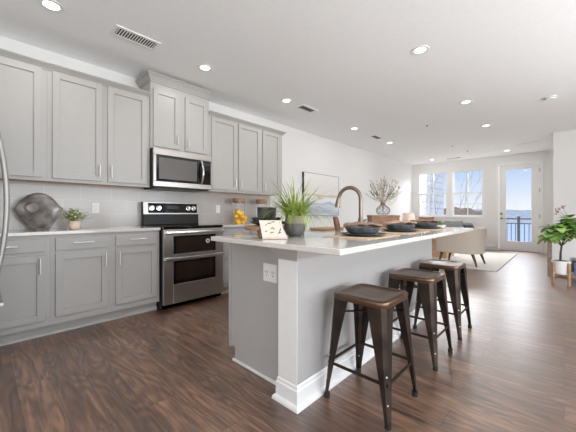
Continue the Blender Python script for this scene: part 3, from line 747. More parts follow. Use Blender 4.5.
# card on a wooden stand
R20 = Matrix.Rotation(math.radians(43), 3, 'Z')
t = thing('recipe_stand', (-1.30, 1.225, CT), 'small dark wooden easel propping a cream card on the island', 'book stand')
cx_, cy_ = -1.30, 1.225
def P2(u, v, z):         # u along the card, v towards its back
    q = R20 @ Vector((u, v, 0)); return (cx_+q.x, cy_+q.y, CT+z)
m = MB(); tilt = 0.62
def slab(m, u0, u1, z0, z1, off, th):
    a = [P2(u, off+tilt*z+dv, z) for (u, z, dv) in ((u0, z0, 0), (u1, z0, 0), (u1, z1, 0), (u0, z1, 0))]
    b = [P2(u, off+tilt*z+dv, z) for (u, z, dv) in ((u0, z0, th), (u1, z0, th), (u1, z1, th), (u0, z1, th))]
    m.loft([a, b])
slab(m, -0.070, 0.064, 0.008, 0.104, 0.0025, 0.006)
m.build('back_board', 'walnut', t)
m = MB(); m.loft([[P2(-0.076, 0.012, 0), P2(-0.076, 0.10, 0), P2(-0.076, 0.076, 0.10)], [P2(-0.064, 0.012, 0), P2(-0.064, 0.10, 0), P2(-0.064, 0.076, 0.10)]])
m.loft([[P2(0.052, 0.012, 0), P2(0.052, 0.10, 0), P2(0.052, 0.076, 0.10)], [P2(0.064, 0.012, 0), P2(0.064, 0.10, 0), P2(0.064, 0.076, 0.10)]])
m.build('side_bracket', 'walnut', t)
def sh(z): return 0.032*(0.118-z)/0.118-0.008
m = MB(); rings = []
for z, o_ in ((0.002, -0.030), (0.004, -0.014), (0.012, -0.002), (0.04, 0.0), (0.08, 0.0), (0.112, 0.001)):
    ext = 0.02 if z < 0.02 else 0.0
    rings.append([P2(-0.074+sh(z), o_+tilt*z, z), P2(0.066+ext*0.6+sh(z), o_+tilt*z, z), P2(0.066+ext*0.6+sh(z), o_+tilt*z-0.0025, z), P2(-0.074+sh(z), o_+tilt*z-0.0025, z)])
card = m.loft(rings).build('printed_card', 'cream', smooth=False); tag(card, 'cream card printed with dark loose marks, propped beside the potted grass', 'card')
rg = random.Random(5); m = MB()
def stroke(m, pts, w=0.0024):
    for (a, b) in zip(pts, pts[1:]):
        a = (a[0]*0.8+sh(a[1]*0.85), a[1]*0.85); b = (b[0]*0.8+sh(b[1]*0.85), b[1]*0.85)
        pa = Vector(P2(a[0], tilt*a[1]-0.0030, a[1])); pb = Vector(P2(b[0], tilt*b[1]-0.0030, b[1]))
        m.tube([pa, pb], w, 5)
for (u, z, k_) in ((-0.02, 0.108, 0), (0.0, 0.070, 1), (-0.055, 0.050, 2), (-0.012, 0.042, 3), (0.055, 0.058, 4), (0.012, 0.118, 5), (0.045, 0.040, 3), (-0.045, 0.095, 2)):
    if k_ in (0, 5): stroke(m, [(u-0.012, z), (u+0.004, z+0.004), (u+0.016, z)])
    elif k_ == 1: stroke(m, [(u+0.012*math.cos(q*0.55), z-0.004+0.012*math.sin(q*0.55)) for q in range(6)])
    elif k_ == 2: stroke(m, [(u-0.006, z), (u+0.008, z+0.006)])
    elif k_ == 3: stroke(m, [(u-0.014, z-0.002), (u, z+0.002), (u+0.014, z+0.005)])
    else: stroke(m, [(u-0.010, z-0.014), (u, z), (u+0.007, z+0.014)])
m.build('printed_marks', 'ink', card)
# wooden footed board with dark bowls
bx_, by_ = -1.64, 1.50
t = thing('serving_board', (bx_, by_, CT), 'round brown footed wooden board under the stacked dark dishes', 'serving board')
MB().lathe([(0.165, 0.035), (0.172, 0.042), (0.172, 0.056), (0.165, 0.063)], (bx_, by_, CT), 44).build('board', 'cork', t, smooth=True)
for k_ in range(3):
    a = math.radians(45+120*k_)
    MB().tube([(bx_+0.09*math.cos(a), by_+0.09*math.sin(a), CT), (bx_+0.09*math.cos(a), by_+0.09*math.sin(a), CT+0.036)], [0.018, 0.022], 12).build('foot', 'cork', t)
def dish(name, c, prof, m_, lab, cat, grp, wob=None):
    return tag(MB().lathe(prof, c, 44, True, True, wob).build(name, m_, smooth=True), lab, cat, grp)
zb = CT+0.063
dish('dinner_plate', (bx_+0.012, by_+0.012, zb), [(0.075, 0), (0.085, 0.004), (0.148, 0.026), (0.146, 0.031), (0.085, 0.011), (0.001, 0.010)], 'darkclay', 'dark wide plate at the bottom of the stack on the wooden board', 'plate', 'stacked dark dishes')
dish('serving_dish', (bx_, by_, zb+0.0125), [(0.080, 0), (0.095, 0.004), (0.116, 0.048), (0.112, 0.050), (0.090, 0.012), (0.001, 0.012)], 'darkclay', 'dark shallow dish in the middle of the stack on the wooden board', 'dish', 'stacked dark dishes')
dish('serving_bowl', (bx_, by_, zb+0.0255), [(0.055, 0), (0.066, 0.004), (0.074, 0.112), (0.070, 0.112), (0.062, 0.012), (0.001, 0.010)], 'darkclay', 'dark ribbed straight-sided bowl on top of the dish stack', 'bowl', 'stacked dark dishes', lambda a, z: 1+0.008*math.cos(z*300))
# place settings
for i, (x, y, nm) in enumerate(((-1.0, 1.80, 'in front of the faucet, nearest the camera'), (-1.0, 2.42, 'in the middle of the island'), (-1.02, 3.10, 'at the far end of the island'))):
    o = MB().box(x-0.165, x+0.165, y-0.235, y+0.235, CT, CT+0.005).build('placemat', 'rattan', bevel=0.002)
    tag(o, 'tan woven placemat '+nm, 'placemat', 'placemats on the island')
    z_ = CT+0.005
    tag(MB().lathe([(0.090, 0), (0.102, 0.003), (0.150, 0.013), (0.149, 0.017), (0.10, 0.008), (0.001, 0.008)], (x, y, z_), 44).build('dinner_plate', 'darkclay', smooth=True), 'dark dinner plate '+nm, 'plate', 'dinner plates on the island')
    tag(MB().lathe([(0.068, 0), (0.082, 0.003), (0.108, 0.022), (0.119, 0.048), (0.116, 0.050), (0.080, 0.009), (0.001, 0.008)], (x, y, z_+0.0085), 44).build('bowl', 'blueclay', smooth=True), 'blue-grey bowl on the plate '+nm, 'bowl', 'bowls on the island plates')
    # napkin folded over the bowl
    m = MB(); rings = []; rg = random.Random(20+i); ang = math.radians((43, 60, 40)[i]); n_ = 16
    for k_ in range(n_+1):
        a = -1+2*k_/n_; u = a*(0.128, 0.140, 0.145)[i]
        wv = 0.075*(1-0.2*abs(a))+0.006*math.sin(k_*1.9); zt = z_+0.0085+0.058+0.012*(1-a*a)**0.6+0.003*math.sin(k_*1.3)-(0.004 if abs(a) > 0.9 else 0)
        ring = []
        for j in range(10):
            q_ = 2*math.pi*j/10; vv = wv*math.cos(q_); hh = (0.014+0.004*math.sin(k_+j))*math.sin(q_)
            ring.append((x+u*math.cos(ang)-vv*math.sin(ang), y+u*math.sin(ang)+vv*math.cos(ang), zt+hh*0.9))
        rings.append(ring)
    o = m.loft(rings).build('napkin', ('linen', 'linenpale', 'linen')[i], smooth=True, sub=1)
    tag(o, 'brown linen napkin folded over the bowl '+nm, 'napkin', 'folded napkins on the island')
# faucet
fx_, fy_ = -1.33, 2.36
t = thing('faucet', (fx_, fy_, CT), 'taupe gooseneck kitchen faucet with pull-down spray head on the island', 'faucet')
MB().lathe([(0.030, 0), (0.030, 0.006), (0.026, 0.012), (0.023, 0.10), (0.017, 0.13), (0.001, 0.131)], (fx_, fy_, CT), 24).build('base', 'taupe', t, smooth=True)
pts = [(fx_, fy_, CT+0.12), (fx_, fy_, CT+0.20), (fx_, fy_, CT+0.27)]
R_ = 0.108
for i in range(1, 15):
    a = math.pi*i/15*1.04
    pts.append((fx_-R_+R_*math.cos(a), fy_-0.03*(i/15), CT+0.285+R_*math.sin(a)))
pe = pts[-1]
MB().tube(pts, 0.0175, 14).build('spout', 'taupe', t, smooth=True)
MB().tube([(pe[0]-0.001, pe[1], pe[2]+0.004), (pe[0]-0.006, pe[1], pe[2]-0.03), (pe[0]-0.014, pe[1]-0.003, pe[2]-0.085)], [0.018, 0.023, 0.025], 16).build('spray_head', 'taupe', t, smooth=True)
MB().tube([(fx_, fy_, CT+0.075), (fx_+0.0, fy_+0.045, CT+0.080), (fx_+0.0, fy_+0.10, CT+0.10)], [0.013, 0.010, 0.007], 12).build('lever', 'taupe', t, smooth=True)
# cutting board and upright brush of brown wood beside the sink
m = MB(); rings = []
for z in (0.0, 0.004, 0.016, 0.020):
    ins = 0.006 if z in (0.0, 0.020) else 0
    rings.append(rrect(0.10-ins, 0.17-ins, 0.04, CT+z, 5, -1.66, 2.30))
o = m.loft(rings).build('cutting_board', 'cork', smooth=True); tag(o, 'flat brown wooden board lying behind the first place setting', 'cutting board')
m = MB(); m.loft([rrect(0.016, 0.026, 0.012, 0, 4), rrect(0.018, 0.029, 0.014, 0.05, 4), rrect(0.016, 0.026, 0.012, 0.118, 4), rrect(0.011, 0.02, 0.009, 0.125, 4)])
for v in m.bm.verts: v.co = Matrix.Rotation(math.radians(-14), 3, 'Y') @ v.co; v.co += Vector((-1.43, 2.15, CT+0.005))
o = m.build('soap_bottle', 'walnut', smooth=True); tag(o, 'brown tilted bottle standing left of the faucet', 'bottle')
# wooden box with vase of dried branches
vx, vy = -1.565, 3.30
m = MB(); hx, hy, hz = 0.115, 0.20, 0.145
Rz = Matrix.Rotation(math.radians(43), 3, 'Z')
t = thing('wooden_box', (vx, vy, CT), 'carved brown wooden box on the far end of the island', 'box')
def rb(x0, x1, y0, y1, z0, z1):
    mb = MB(); mb.box(x0, x1, y0, y1, z0, z1)
    for v in mb.bm.verts: v.co = Rz @ v.co+Vector((vx, vy, CT))
    return mb
rb(-0.160, 0.160, -0.10, 0.10, 0, 0.108).build('body', 'crate', t, bevel=0.004)
rb(-0.165, 0.165, -0.105, 0.105, 0.108, 0.135).build('lid', 'crate', t, bevel=0.005)
zt = CT+0.135
vz = thing('glass_vase', (vx, vy, zt), 'round glass vase wrapped in grey wire net, standing on the wooden box', 'vase')
MB().lathe([(0.045, 0), (0.074, 0.02), (0.085, 0.055), (0.070, 0.092), (0.030, 0.115), (0.024, 0.125), (0.026, 0.150), (0.023, 0.150), (0.021, 0.125), (0.027, 0.113), (0.067, 0.090), (0.081, 0.055), (0.070, 0.022), (0.001, 0.004)], (vx, vy, zt), 28).build('body', 'jarglass', vz, smooth=True)
m = MB()
for s_ in (1, -1):
    for k_ in range(9):
        pp = []
        for i in range(15):
            tt = i/14; z = 0.008+0.112*tt; r = 0.050+0.040*math.sin(math.pi*min(1, tt*0.95+0.05))-0.022*tt
            a = 2*math.pi*k_/9+s_*1.6*tt; pp.append((vx+r*math.cos(a), vy+r*math.sin(a), zt+z))
        m.tube(pp, 0.0016, 5)
m.build('wire_net', 'wire', vz)
MB().lathe([(0.0275, 0.118), (0.0295, 0.126), (0.0295, 0.142), (0.0275, 0.15)], (vx, vy, zt), 20, False, False).build('neck_wrap', 'crate', vz, smooth=True, thick=0.002)
rg = random.Random(11)
bc = thing('dried_branches', (vx, vy, zt+0.02), 'spray of dried grey-brown branches standing in the glass vase', 'dried branches')
m = MB(); lf = MB()
cr, cd = Vector((math.cos(0.7571), math.sin(0.7571), 0)), Vector((-math.sin(0.7571), math.cos(0.7571), 0))
for i in range(22):
    a = math.radians(-74+148*(i+0.5)/22+rg.uniform(-6, 6)); L_ = rg.uniform(0.17, 0.27); dep = rg.uniform(-0.4, 0.4)
    base = Vector((vx, vy, zt+0.03)); nk = Vector((vx, vy, zt+0.148))+cr*rg.uniform(-0.01, 0.01)+cd*rg.uniform(-0.01, 0.01)
    d = cr*math.sin(a)+cd*dep*0.6+Vector((0, 0, 1))*math.cos(a)
    d.normalize()
    pp = [base, nk, nk+d*L_*0.35, nk+d*L_*0.7+Vector((0, 0, 0.02)), nk+d*L_+Vector((0, 0, 0.05))]
    m.tube(pp, [0.004, 0.004, 0.0036, 0.003, 0.0016], 5)
    for k_ in range(12):
        tt = rg.uniform(0.3, 1.0); p = nk+d*L_*tt+Vector((0, 0, 0.05*tt*tt))
        sdv = (cr*rg.uniform(-1, 1)+cd*rg.uniform(-0.6, 0.6)+Vector((0, 0, rg.uniform(0, 1)))+d*0.6).normalized()
        lf.leaf(p, p+sdv*rg.uniform(0.03, 0.06), 0.010, seg=3)
m.build('stems', 'dry', bc); lf.build('dried_leaves', 'dry', bc)
m = MB()
for (u, z, rx, rz, tl) in ((0.115, 0.13, 0.05, 0.085, 0.3), (0.01, 0.29, 0.045, 0.07, -0.2)):
    c = Vector((vx, vy, zt+0.148-0.07+z))+cr*u
    for f_ in (0.35, 0.7, 1.0):
        m.tube([c+cr*(f_*rx*math.cos(q*math.pi/9)+tl*rz*math.sin(q*math.pi/9)*f_)+Vector((0, 0, f_*rz*math.sin(q*math.pi/9))) for q in range(18)]+[c+cr*f_*rx], 0.0022, 5)
m.build('curled_pods', 'dried2', bc)
# small succulent at the far end
t = thing('succulent_bowl', (-1.0, 3.52, CT), 'small green succulent in a low white bowl at the far end of the island', 'plant')
MB().lathe([(0.03, 0), (0.045, 0.004), (0.058, 0.026), (0.055, 0.027), (0.042, 0.012), (0.001, 0.018)], (-1.0, 3.52, CT), 24).build('bowl', 'white', t, smooth=True)
m = MB()
for k_ in range(26):
    a = k_*2.399; e_ = math.radians(12+60*k_/26); L_ = 0.05
    m.leaf((-1.0, 3.52, CT+0.018), (-1.0+L_*math.cos(a)*math.cos(e_), 3.52+L_*math.sin(a)*math.cos(e_), CT+0.02+L_*math.sin(e_)), 0.02, seg=4, fold=0.3)
m.build('foliage', 'leaf', t)

# ------------------------------------------------------------------ things on the wall worktops
# pierced eye-shaped sculpture
outl = [(-0.172, 0.195), (-0.150, 0.235), (-0.118, 0.285), (-0.075, 0.325), (-0.02, 0.348), (0.035, 0.342), (0.085, 0.312), (0.122, 0.268), (0.150, 0.225), (0.176, 0.205), (0.160, 0.170), (0.148, 0.135), (0.125, 0.09), (0.098, 0.045), (0.078, 0.012), (0.066, 0.0), (0.0, 0.0), (-0.036, 0.0), (-0.058, 0.012), (-0.088, 0.045), (-0.122, 0.095), (-0.150, 0.145)]
hc = (-0.045, 0.208)
hol = []
for (u, z) in outl:
    a = math.atan2((z-hc[1])/1.0, (u-hc[0])/1.25); hol.append((hc[0]+0.054*math.cos(a), hc[1]+0.046*math.sin(a)))
sy0, sx0 = 0.385, W+0.31
ROT = Matrix.Rotation(math.radians(-24), 3, 'Z')
m = MB()
rings = []
prof = [(0.0, 0.0), (0.06, 0.45), (0.18, 0.75), (0.40, 1.0), (0.65, 0.98), (0.85, 0.95), (1.0, 0.85)]
seq = [(s_, h_) for s_, h_ in prof]+[(s_, -h_) for s_, h_ in reversed(prof[1:])]
for s_, h_ in seq:
    ring = []
    for (u, z), (hu, hz_) in zip(outl, hol):
        uu = u+(hu-u)*s_; zz_ = z+(hz_-z)*s_
        th = 0.042*h_
        q = ROT @ Vector((th, uu*1.05, 0)); ring.append((sx0+q.x, sy0+q.y, CT+zz_))
    rings.append(ring)
rings.append(rings[0])
m.loft(rings, False, False)
bmesh.ops.remove_doubles(m.bm, verts=m.bm.verts, dist=1e-5)
# flat foot
m.lathe([(0.05, 0.0), (0.052, 0.004), (0.045, 0.02)], (sx0, sy0+0.02, CT), 20)
o = m.build('pierced_sculpture', 'sculpt', smooth=True); tag(o, 'bronze-grey eye-shaped ceramic sculpture pierced by a hole on the left worktop', 'sculpture')
# small plant
sx1, sy1 = W+0.33, 0.652
t = thing('potted_plant', (sx1, sy1, CT), 'small leafy plant in a blush clay pot beside the pierced sculpture', 'plant')
MB().lathe([(0.035, 0), (0.048, 0.012), (0.055, 0.045), (0.052, 0.082), (0.047, 0.083), (0.045, 0.07), (0.001, 0.07)], (sx1, sy1, CT), 26).build('pot', 'terra', t, smooth=True)
rg = random.Random(9); m = MB(); s2_ = MB()
for i in range(230):
    a = rg.uniform(0, 6.283); e_ = math.radians(rg.uniform(5, 88)); R_ = rg.uniform(0.03, 0.118)
    p = Vector((sx1+R_*math.cos(a)*math.cos(e_)*1.1, sy1+R_*math.sin(a)*math.cos(e_)*1.1, CT+0.09+R_*math.sin(e_)))
    d = Vector((math.cos(a+rg.uniform(-1, 1)), math.sin(a+rg.uniform(-1, 1)), rg.uniform(-0.4, 0.6))).normalized()*rg.uniform(0.026, 0.044)
    m.leaf(p, p+d, 0.021, seg=3)
    if i % 4 == 0: s2_.tube([(sx1, sy1, CT+0.065), p], 0.0015, 4)
m.build('foliage', 'leaf2', t); s2_.build('stems', 'leaf', t)
# jars of lemons
def jar(x, y, n, label, seed):
    t = thing('glass_jar', (x, y, CT), label, 'jar')
    r = 0.094; hh = 0.33
    MB().lathe([(r-0.006, 0), (r, 0.006), (r, hh), (r-0.004, hh), (r-0.004, 0.01), (0.001, 0.008)], (x, y, CT), 36).build('body', 'jarglass', t, smooth=True)
    MB().lathe([(r-0.012, hh-0.015), (r-0.012, hh+0.001), (r+0.001, hh+0.001), (r+0.001, hh+0.05), (r-0.004, hh+0.054), (0.001, hh+0.054)], (x, y, CT), 36).build('lid', 'cork', t, smooth=True)
    rg = random.Random(seed); first = None
    spots = []
    for lay in range(n):
        k_ = 5
        for j in range(k_):
            a = 2*math.pi*(j+0.5*(lay % 2))/k_+0.2
            spots.append((x+0.051*math.cos(a), y+0.051*math.sin(a), CT+0.045+lay*0.056))
        if lay: spots.append((x, y, CT+0.062+lay*0.056))
    for q, (a, b, c) in enumerate(spots):
        if first is None:
            mb = MB(); n_ = 16; rings = []
            for j in range(13):
                tt = math.pi*j/12; rr_ = 0.033*math.sin(tt); zz_ = -math.cos(tt)*0.0375
                rings.append([(max(rr_, 0.003)*math.cos(2*math.pi*i/n_), max(rr_, 0.003)*math.sin(2*math.pi*i/n_), zz_) for i in range(n_)])
            mb.loft(rings)
            first = mb.build('lemon', 'lemon', smooth=True)
            for v in first.data.vertices: v.co.z -= 0.0
            o = first
        else:
            o = first.copy(); COL.objects.link(o)
        tag(o, 'yellow lemon inside the tall glass jar '+('beside the range' if seed == 1 else 'behind the stacked dishes'), 'lemon', 'lemons in the jar '+('beside the range' if seed == 1 else 'behind the stacked dishes'))
        o.location = (a, b, c); o.rotation_euler = (rg.uniform(0, 3), rg.uniform(0, 3), rg.uniform(0, 3))
        if q % 4 == 1:
            o.data = first.data.copy(); o.data.materials[0] = M['orange']
jar(W+0.235, 2.735, 3, 'tall glass jar of lemons with brown lid, right of the range', 1)
jar(W+0.235, 3.19, 2, 'tall glass jar with brown lid half hidden behind the stacked dishes', 2)
# outlets on the tile
for y, z, lab in ((0.905, 1.13, 'white outlet plate on the tile right of the small potted plant'), (2.51, 1.136, 'white outlet plate on the tile between the range and the lemon jar')):
    t = thing('wall_outlet', (W+0.01, y, z-0.058), lab, 'outlet', 'white outlet plates on the tile')
    B(W+0.010, W+0.015, y-0.036, y+0.036, z-0.058, z+0.058).build('plate', 'plastic', t, bevel=0.002)
    m = MB()
    for dz_ in (-0.022, 0.022): m.box(W+0.015, W+0.0165, y-0.015, y+0.015, z+dz_-0.014, z+dz_+0.014)
    m.build('socket', 'plastic', t, bevel=0.001)
    m = MB()
    for dz_ in (-0.022, 0.022):
        for s_ in (-1, 1): m.box(W+0.0165, W+0.017, y+s_*0.006-0.0012, y+s_*0.006+0.0012, z+dz_-0.005, z+dz_+0.007)
    m.build('slot', 'socket', t)

# ------------------------------------------------------------------ painting on the kitchen wall
t = thing('framed_painting', (W+0.02, 5.12, 1.015), 'wide pale landscape painting in a thin dark frame on the left wall', 'painting')
y0, y1, z0, z1 = 4.49, 5.75, 1.02, 1.91
m = MB()
for a in ((y0, y0+0.012, z0, z1), (y1-0.007, y1, z0, z1), (y0+0.012, y1-0.007, z0, z0+0.007), (y0+0.012, y1-0.007, z1-0.007, z1)):
    m.box(W+0.001, W+0.045, a[0], a[1], a[2], a[3])
m.build('frame', 'iron', t)
B(W+0.002, W+0.042, y0+0.012, y1-0.007, z0+0.007, z1-0.007).build('canvas', 'art', t)

# ------------------------------------------------------------------ living area
o = B(-2.9, -0.905, 6.47, 9.62, 0.0, 0.008).build('area_rug', 'rug'); tag(o, 'large pale woven rug under the armchair', 'rug')
m = MB()
for a in ((-2.9, -0.905, 6.455, 6.47), (-0.905, -0.89, 6.455, 9.635), (-2.9, -0.905, 9.62, 9.635)): m.box(a[0], a[1], a[2], a[3], 0, 0.009)
m.build('binding', 'rugedge', o)
# barrel armchair facing the coffee table
ac = thing('armchair', (-1.58, 7.05, 0.008), 'beige upholstered barrel armchair with dark splayed legs on the rug', 'armchair')
def AC(u, v, z): return (-1.58+u, 7.05+v, 0.008+z)    # faces -u
out_, inn = [], []
n_ = 30
rt, rbm, it, ib = [], [], [], []
for i in range(n_+1):
    a = math.radians(-142+284*i/n_); c_, s_ = math.cos(a), math.sin(a)
    def sup(h, k): return math.copysign(abs(h)**k, h)
    ux, vy_ = 0.40*sup(c_, 0.75), 0.36*sup(s_, 0.62)
    if c_ < 0: ux = 0.40*1.06*c_/0.79
    back = max(0.0, min(1.0, (c_+0.62)/0.40)); back = back*back*(3-2*back)
    zt = 0.560+0.200*back
    fl = 1.0+0.06*back
    rt.append(AC(ux*fl, vy_*fl, zt)); rbm.append(AC(ux*0.98, vy_*0.97, 0.24))
    it.append(AC(ux*fl-0.085*c_*(1 if c_ > -0.2 else 0.2), vy_*fl*(1-0.22), zt-0.012)); ib.append(AC(ux*0.93-0.08*c_*(1 if c_ > -0.2 else 0.2), vy_*0.95*(1-0.22), 0.30))
mid = [tuple((Vector(a)*0.35+Vector(b)*0.65)+Vector((0, 0, 0.012))) for a, b in zip(it, rt)]
m = MB(); rows = [rbm, rt, mid, it, ib]
m.loft([[r[i] for r in rows] for i in range(n_+1)], True, True)
m.build('shell', 'chair', ac, smooth=True, bevel=0.012)
m = MB()
m.loft([rrect(0.345-0.02, 0.30-0.02, 0.12, 0.008+0.235, 6, -1.60, 7.05), rrect(0.345, 0.30, 0.12, 0.008+0.25, 6, -1.60, 7.05), rrect(0.345, 0.285, 0.12, 0.008+0.40, 6, -1.62, 7.05), rrect(0.30, 0.25, 0.10, 0.008+0.44, 6, -1.62, 7.05)])
m.build('seat_cushion', 'chair', ac, smooth=True)
for (u0, v0, u1, v1) in ((0.27, -0.24, 0.37, -0.31), (0.27, 0.24, 0.34, 0.30), (-0.30, -0.24, -0.36, -0.27), (-0.30, 0.24, -0.36, 0.27)):
    MB().tube([AC(u0, v0, 0.25), AC(u0+(u1-u0)*0.5, v0+(v1-v0)*0.4, 0.13), AC(u1, v1, 0.0)], [0.030, 0.024, 0.014], 12).build('leg', 'darkleg', ac, smooth=True)
ac.rotation_euler = (0, 0, math.radians(-6))
def cushion(c, w, h, th, m_, rz, tiltx, name, lab, cat='cushion', grp=None):
    mb = MB(); n = 12; rings = []
    top, bot = [], []
    for sgn in (1,):
        grid = []
    vs = {}
    for side in (1, -1):
        for i in range(n+1):
            for j in range(n+1):
                u, v = -1+2*i/n, -1+2*j/n
                ed = (1-u*u)*(1-v*v); t_ = th*0.5*ed**0.45*side
                k_ = 1-0.06*(1-abs(v))*abs(u)**6-0.06*(1-abs(u))*abs(v)**6
                if side == -1 and (i in (0, n) or j in (0, n)): vs[(side, i, j)] = vs[(1, i, j)]; continue
                vs[(side, i, j)] = mb.bm.verts.new((u*w/2*k_, t_, v*h/2*k_+h/2))
    for side in (1, -1):
        for i in range(n):
            for j in range(n):
                mb.bm.faces.new([vs[(side, i, j)], vs[(side, i+1, j)], vs[(side, i+1, j+1)], vs[(side, i, j+1)]])
    R = Matrix.Rotation(rz, 3, 'Z') @ Matrix.Rotation(tiltx, 3, 'X')
    for v in mb.bm.verts: v.co = R @ v.co+Vector(c)
    o = mb.build(name, m_, smooth=True); return tag(o, lab, cat, grp)
cushion((-1.38, 7.06, 0.44), 0.40, 0.40, 0.13, 'charcoal', math.radians(76), math.radians(-14), 'throw_pillow', 'charcoal throw pillow rising above the back of the beige armchair')
# low wooden coffee table block
t = thing('coffee_table', (-2.55, 7.85, 0.008), 'honey oak block coffee table behind the armchair', 'coffee table')
B(-2.78, -2.02, 7.6, 8.25, 0.008, 0.43).build('base', 'oak', t, bevel=0.005)
B(-2.83, -1.97, 7.55, 8.3, 0.43, 0.47).build('tabletop', 'oak', t, bevel=0.006)
# sofa along the left wall
t = thing('sofa', (-3.4, 7.2, 0.0), 'pale grey sofa against the left wall behind the island', 'sofa')
B(-3.82, -2.98, 6.0, 8.35, 0.12, 0.42).build('base', 'palefab', t, bevel=0.03)
B(-3.82, -3.58, 6.0, 8.35, 0.42, 0.86).build('backrest', 'palefab', t, bevel=0.05, seg=3)
for a in (6.0, 8.13): B(-3.58, -2.98, a, a+0.22, 0.42, 0.64).build('armrest', 'palefab', t, bevel=0.04, seg=3)
for a in (6.22, 6.857, 7.494): B(-3.58, -2.95, a, a+0.637, 0.42, 0.56).build('seat_cushion', 'palefab', t, bevel=0.04, seg=3)
for xx in (-3.74, -3.04):
    for yy in (6.08, 8.27): B(xx-0.025, xx+0.025, yy-0.025, yy+0.025, 0.0, 0.12).build('leg', 'darkleg', t)
# second chair, high back, and cushions glimpsed over the place settings
t = thing('lounge_chair', (-3.2, 9.02, 0), 'cream high-backed lounge chair glimpsed over the middle place setting', 'armchair')
m = MB(); rings = []
for z, k_ in ((0.42, 1.0), (0.7, 1.0), (0.95, 0.96), (1.04, 0.88), (1.085, 0.66)):
    rings.append(rrect(0.09, 0.33*k_, 0.07, z, 5, -3.42-(z-0.42)*0.12, 9.12))
m.loft(rings).build('backrest', 'peach', t, smooth=True)
B(-3.45, -2.89, 8.82, 9.42, 0.30, 0.46).build('seat', 'peach', t, bevel=0.04, seg=3)
for a in (8.78, 9.40): B(-3.42, -2.94, a, a+0.06, 0.30, 0.62).build('armrest', 'peach', t, bevel=0.025, seg=3)
for xx in (-3.40, -2.94):
    for yy in (8.79, 9.25): MB().tube([(xx, yy, 0.30), (xx, yy, 0.0)], [0.022, 0.014], 10).build('leg', 'darkleg', t)
t = thing('window_sofa', (-2.85, 9.95, 0), 'low grey sofa under the far windows', 'sofa')
B(-3.70, -2.02, 9.66, 10.33, 0.10, 0.42).build('base', 'greyfab', t, bevel=0.03)
B(-3.70, -2.02, 10.10, 10.33, 0.42, 0.80).build('backrest', 'greyfab', t, bevel=0.06, seg=3)
for a in (-3.70, -2.20): B(a, a+0.18, 9.66, 10.10, 0.42, 0.62).build('armrest', 'greyfab', t, bevel=0.04, seg=3)
for xx in (-3.63, -2.09):
    for yy in (9.72, 10.27): B(xx-0.025, xx+0.025, yy-0.025, yy+0.025, 0, 0.10).build('leg', 'darkleg', t)
cushion((-3.24, 9.86, 0.425), 0.46, 0.54, 0.16, 'leather', 0, math.radians(-10), 'throw_pillow', 'brown leather pillow under the left-hand window above the far place setting')
cushion((-2.45, 9.87, 0.425), 0.50, 0.44, 0.16, 'greyfab', 0, math.radians(-12), 'throw_pillow', 'grey rounded pillow on the window sofa beside the succulent')

# ------------------------------------------------------------------ right side: low console, plant
t = thing('media_console', (0.55, 6.93, 0), 'low white console in a weathered wood frame at the right edge', 'console')
x0, x1, y0, y1 = -0.21, 1.30, 6.70, 7.12
for xx in (x0, x1-0.06):
    for yy in (y0, y1-0.06): B(xx, xx+0.06, yy, yy+0.06, 0, 0.70).build('post', 'weather', t, bevel=0.004)
B(x0, x1, y0, y1, 0.70, 0.755).build('top', 'weather', t, bevel=0.004)
B(x0+0.06, x1-0.06, y0+0.01, y0+0.075, 0.0, 0.055).build('bottom_rail', 'weather', t, bevel=0.003)
m = MB(); a, b = x0+0.06, x1-0.06; n0, n1, nz = a+0.22, b-0.22, 0.34
m.box(a, n0, y0+0.03, y1, 0.055, 0.70); m.box(n1, b, y0+0.03, y1, 0.055, 0.70); m.box(n0, n1, y0+0.03, y1, nz, 0.70); m.box(n0, n1, y1-0.03, y1, 0.055, nz)
m.build('cabinet', 'white', t)
o = B(n0+0.05, n1-0.05, y0+0.10, y0+0.36, 0.0, 0.26).build('storage_box', 'navy', bevel=0.01); tag(o, 'slate blue box standing in the niche of the white console', 'box')
# pot on wooden stand with broad-leaved plant
qx, qy = -0.035, 6.02
t = thing('potted_tree', (qx, qy, 0), 'broad-leaved green plant in a white pot on tan wooden legs at the right', 'plant')
MB().lathe([(0.085, 0.155), (0.100, 0.165), (0.112, 0.36), (0.104, 0.36), (0.098, 0.335), (0.001, 0.335)], (qx, qy, 0), 36).build('pot', 'white', t, smooth=True)
MB().lathe([(0.097, 0.336), (0.090, 0.352), (0.06, 0.362), (0.001, 0.366)], (qx, qy, 0), 28, True, True, lambda a, z: 1+0.05*math.sin(7*a)).build('moss', 'moss', t)
fr_ = MB()
for k_ in range(4):
    a = math.radians(-43+90*k_-45+43)
    cx_, cy_ = qx+0.124*math.cos(a), qy+0.124*math.sin(a)
    mb = MB(); mb.box(-0.012, 0.012, -0.018, 0.018, 0, 0.335)
    for v in mb.bm.verts: v.co = Matrix.Rotation(a, 3, 'Z') @ v.co+Vector((cx_, cy_, 0))
    mb.build('stand_leg', 'legwood', t, bevel=0.003)
for a in (-45, 45):
    mb = MB(); mb.box(-0.115, 0.115, -0.011, 0.011, 0.128 if a > 0 else 0.106, 0.150 if a > 0 else 0.128)
    for v in mb.bm.verts: v.co = Matrix.Rotation(math.radians(a), 3, 'Z') @ v.co+Vector((qx, qy, 0))
    mb.build('stand_rail', 'legwood', t)
rg = random.Random(21); m = MB(); lf = MB()
def q3(u, v, z): return Vector((qx, qy, z))+cr*u+cd*v
trunk = [q3(-0.01, 0, 0.34), q3(-0.005, 0, 0.48), q3(0.01, 0, 0.58)]
m.tube(trunk, [0.016, 0.013, 0.012], 10)
ends = [q3(-0.09, -0.03, 0.78), q3(-0.11, 0.02, 0.74), q3(-0.03, 0.06, 0.84), q3(0.06, -0.05, 0.82), q3(0.17, 0.03, 0.96), q3(0.22, -0.03, 0.84), q3(0.14, 0.05, 0.88)]
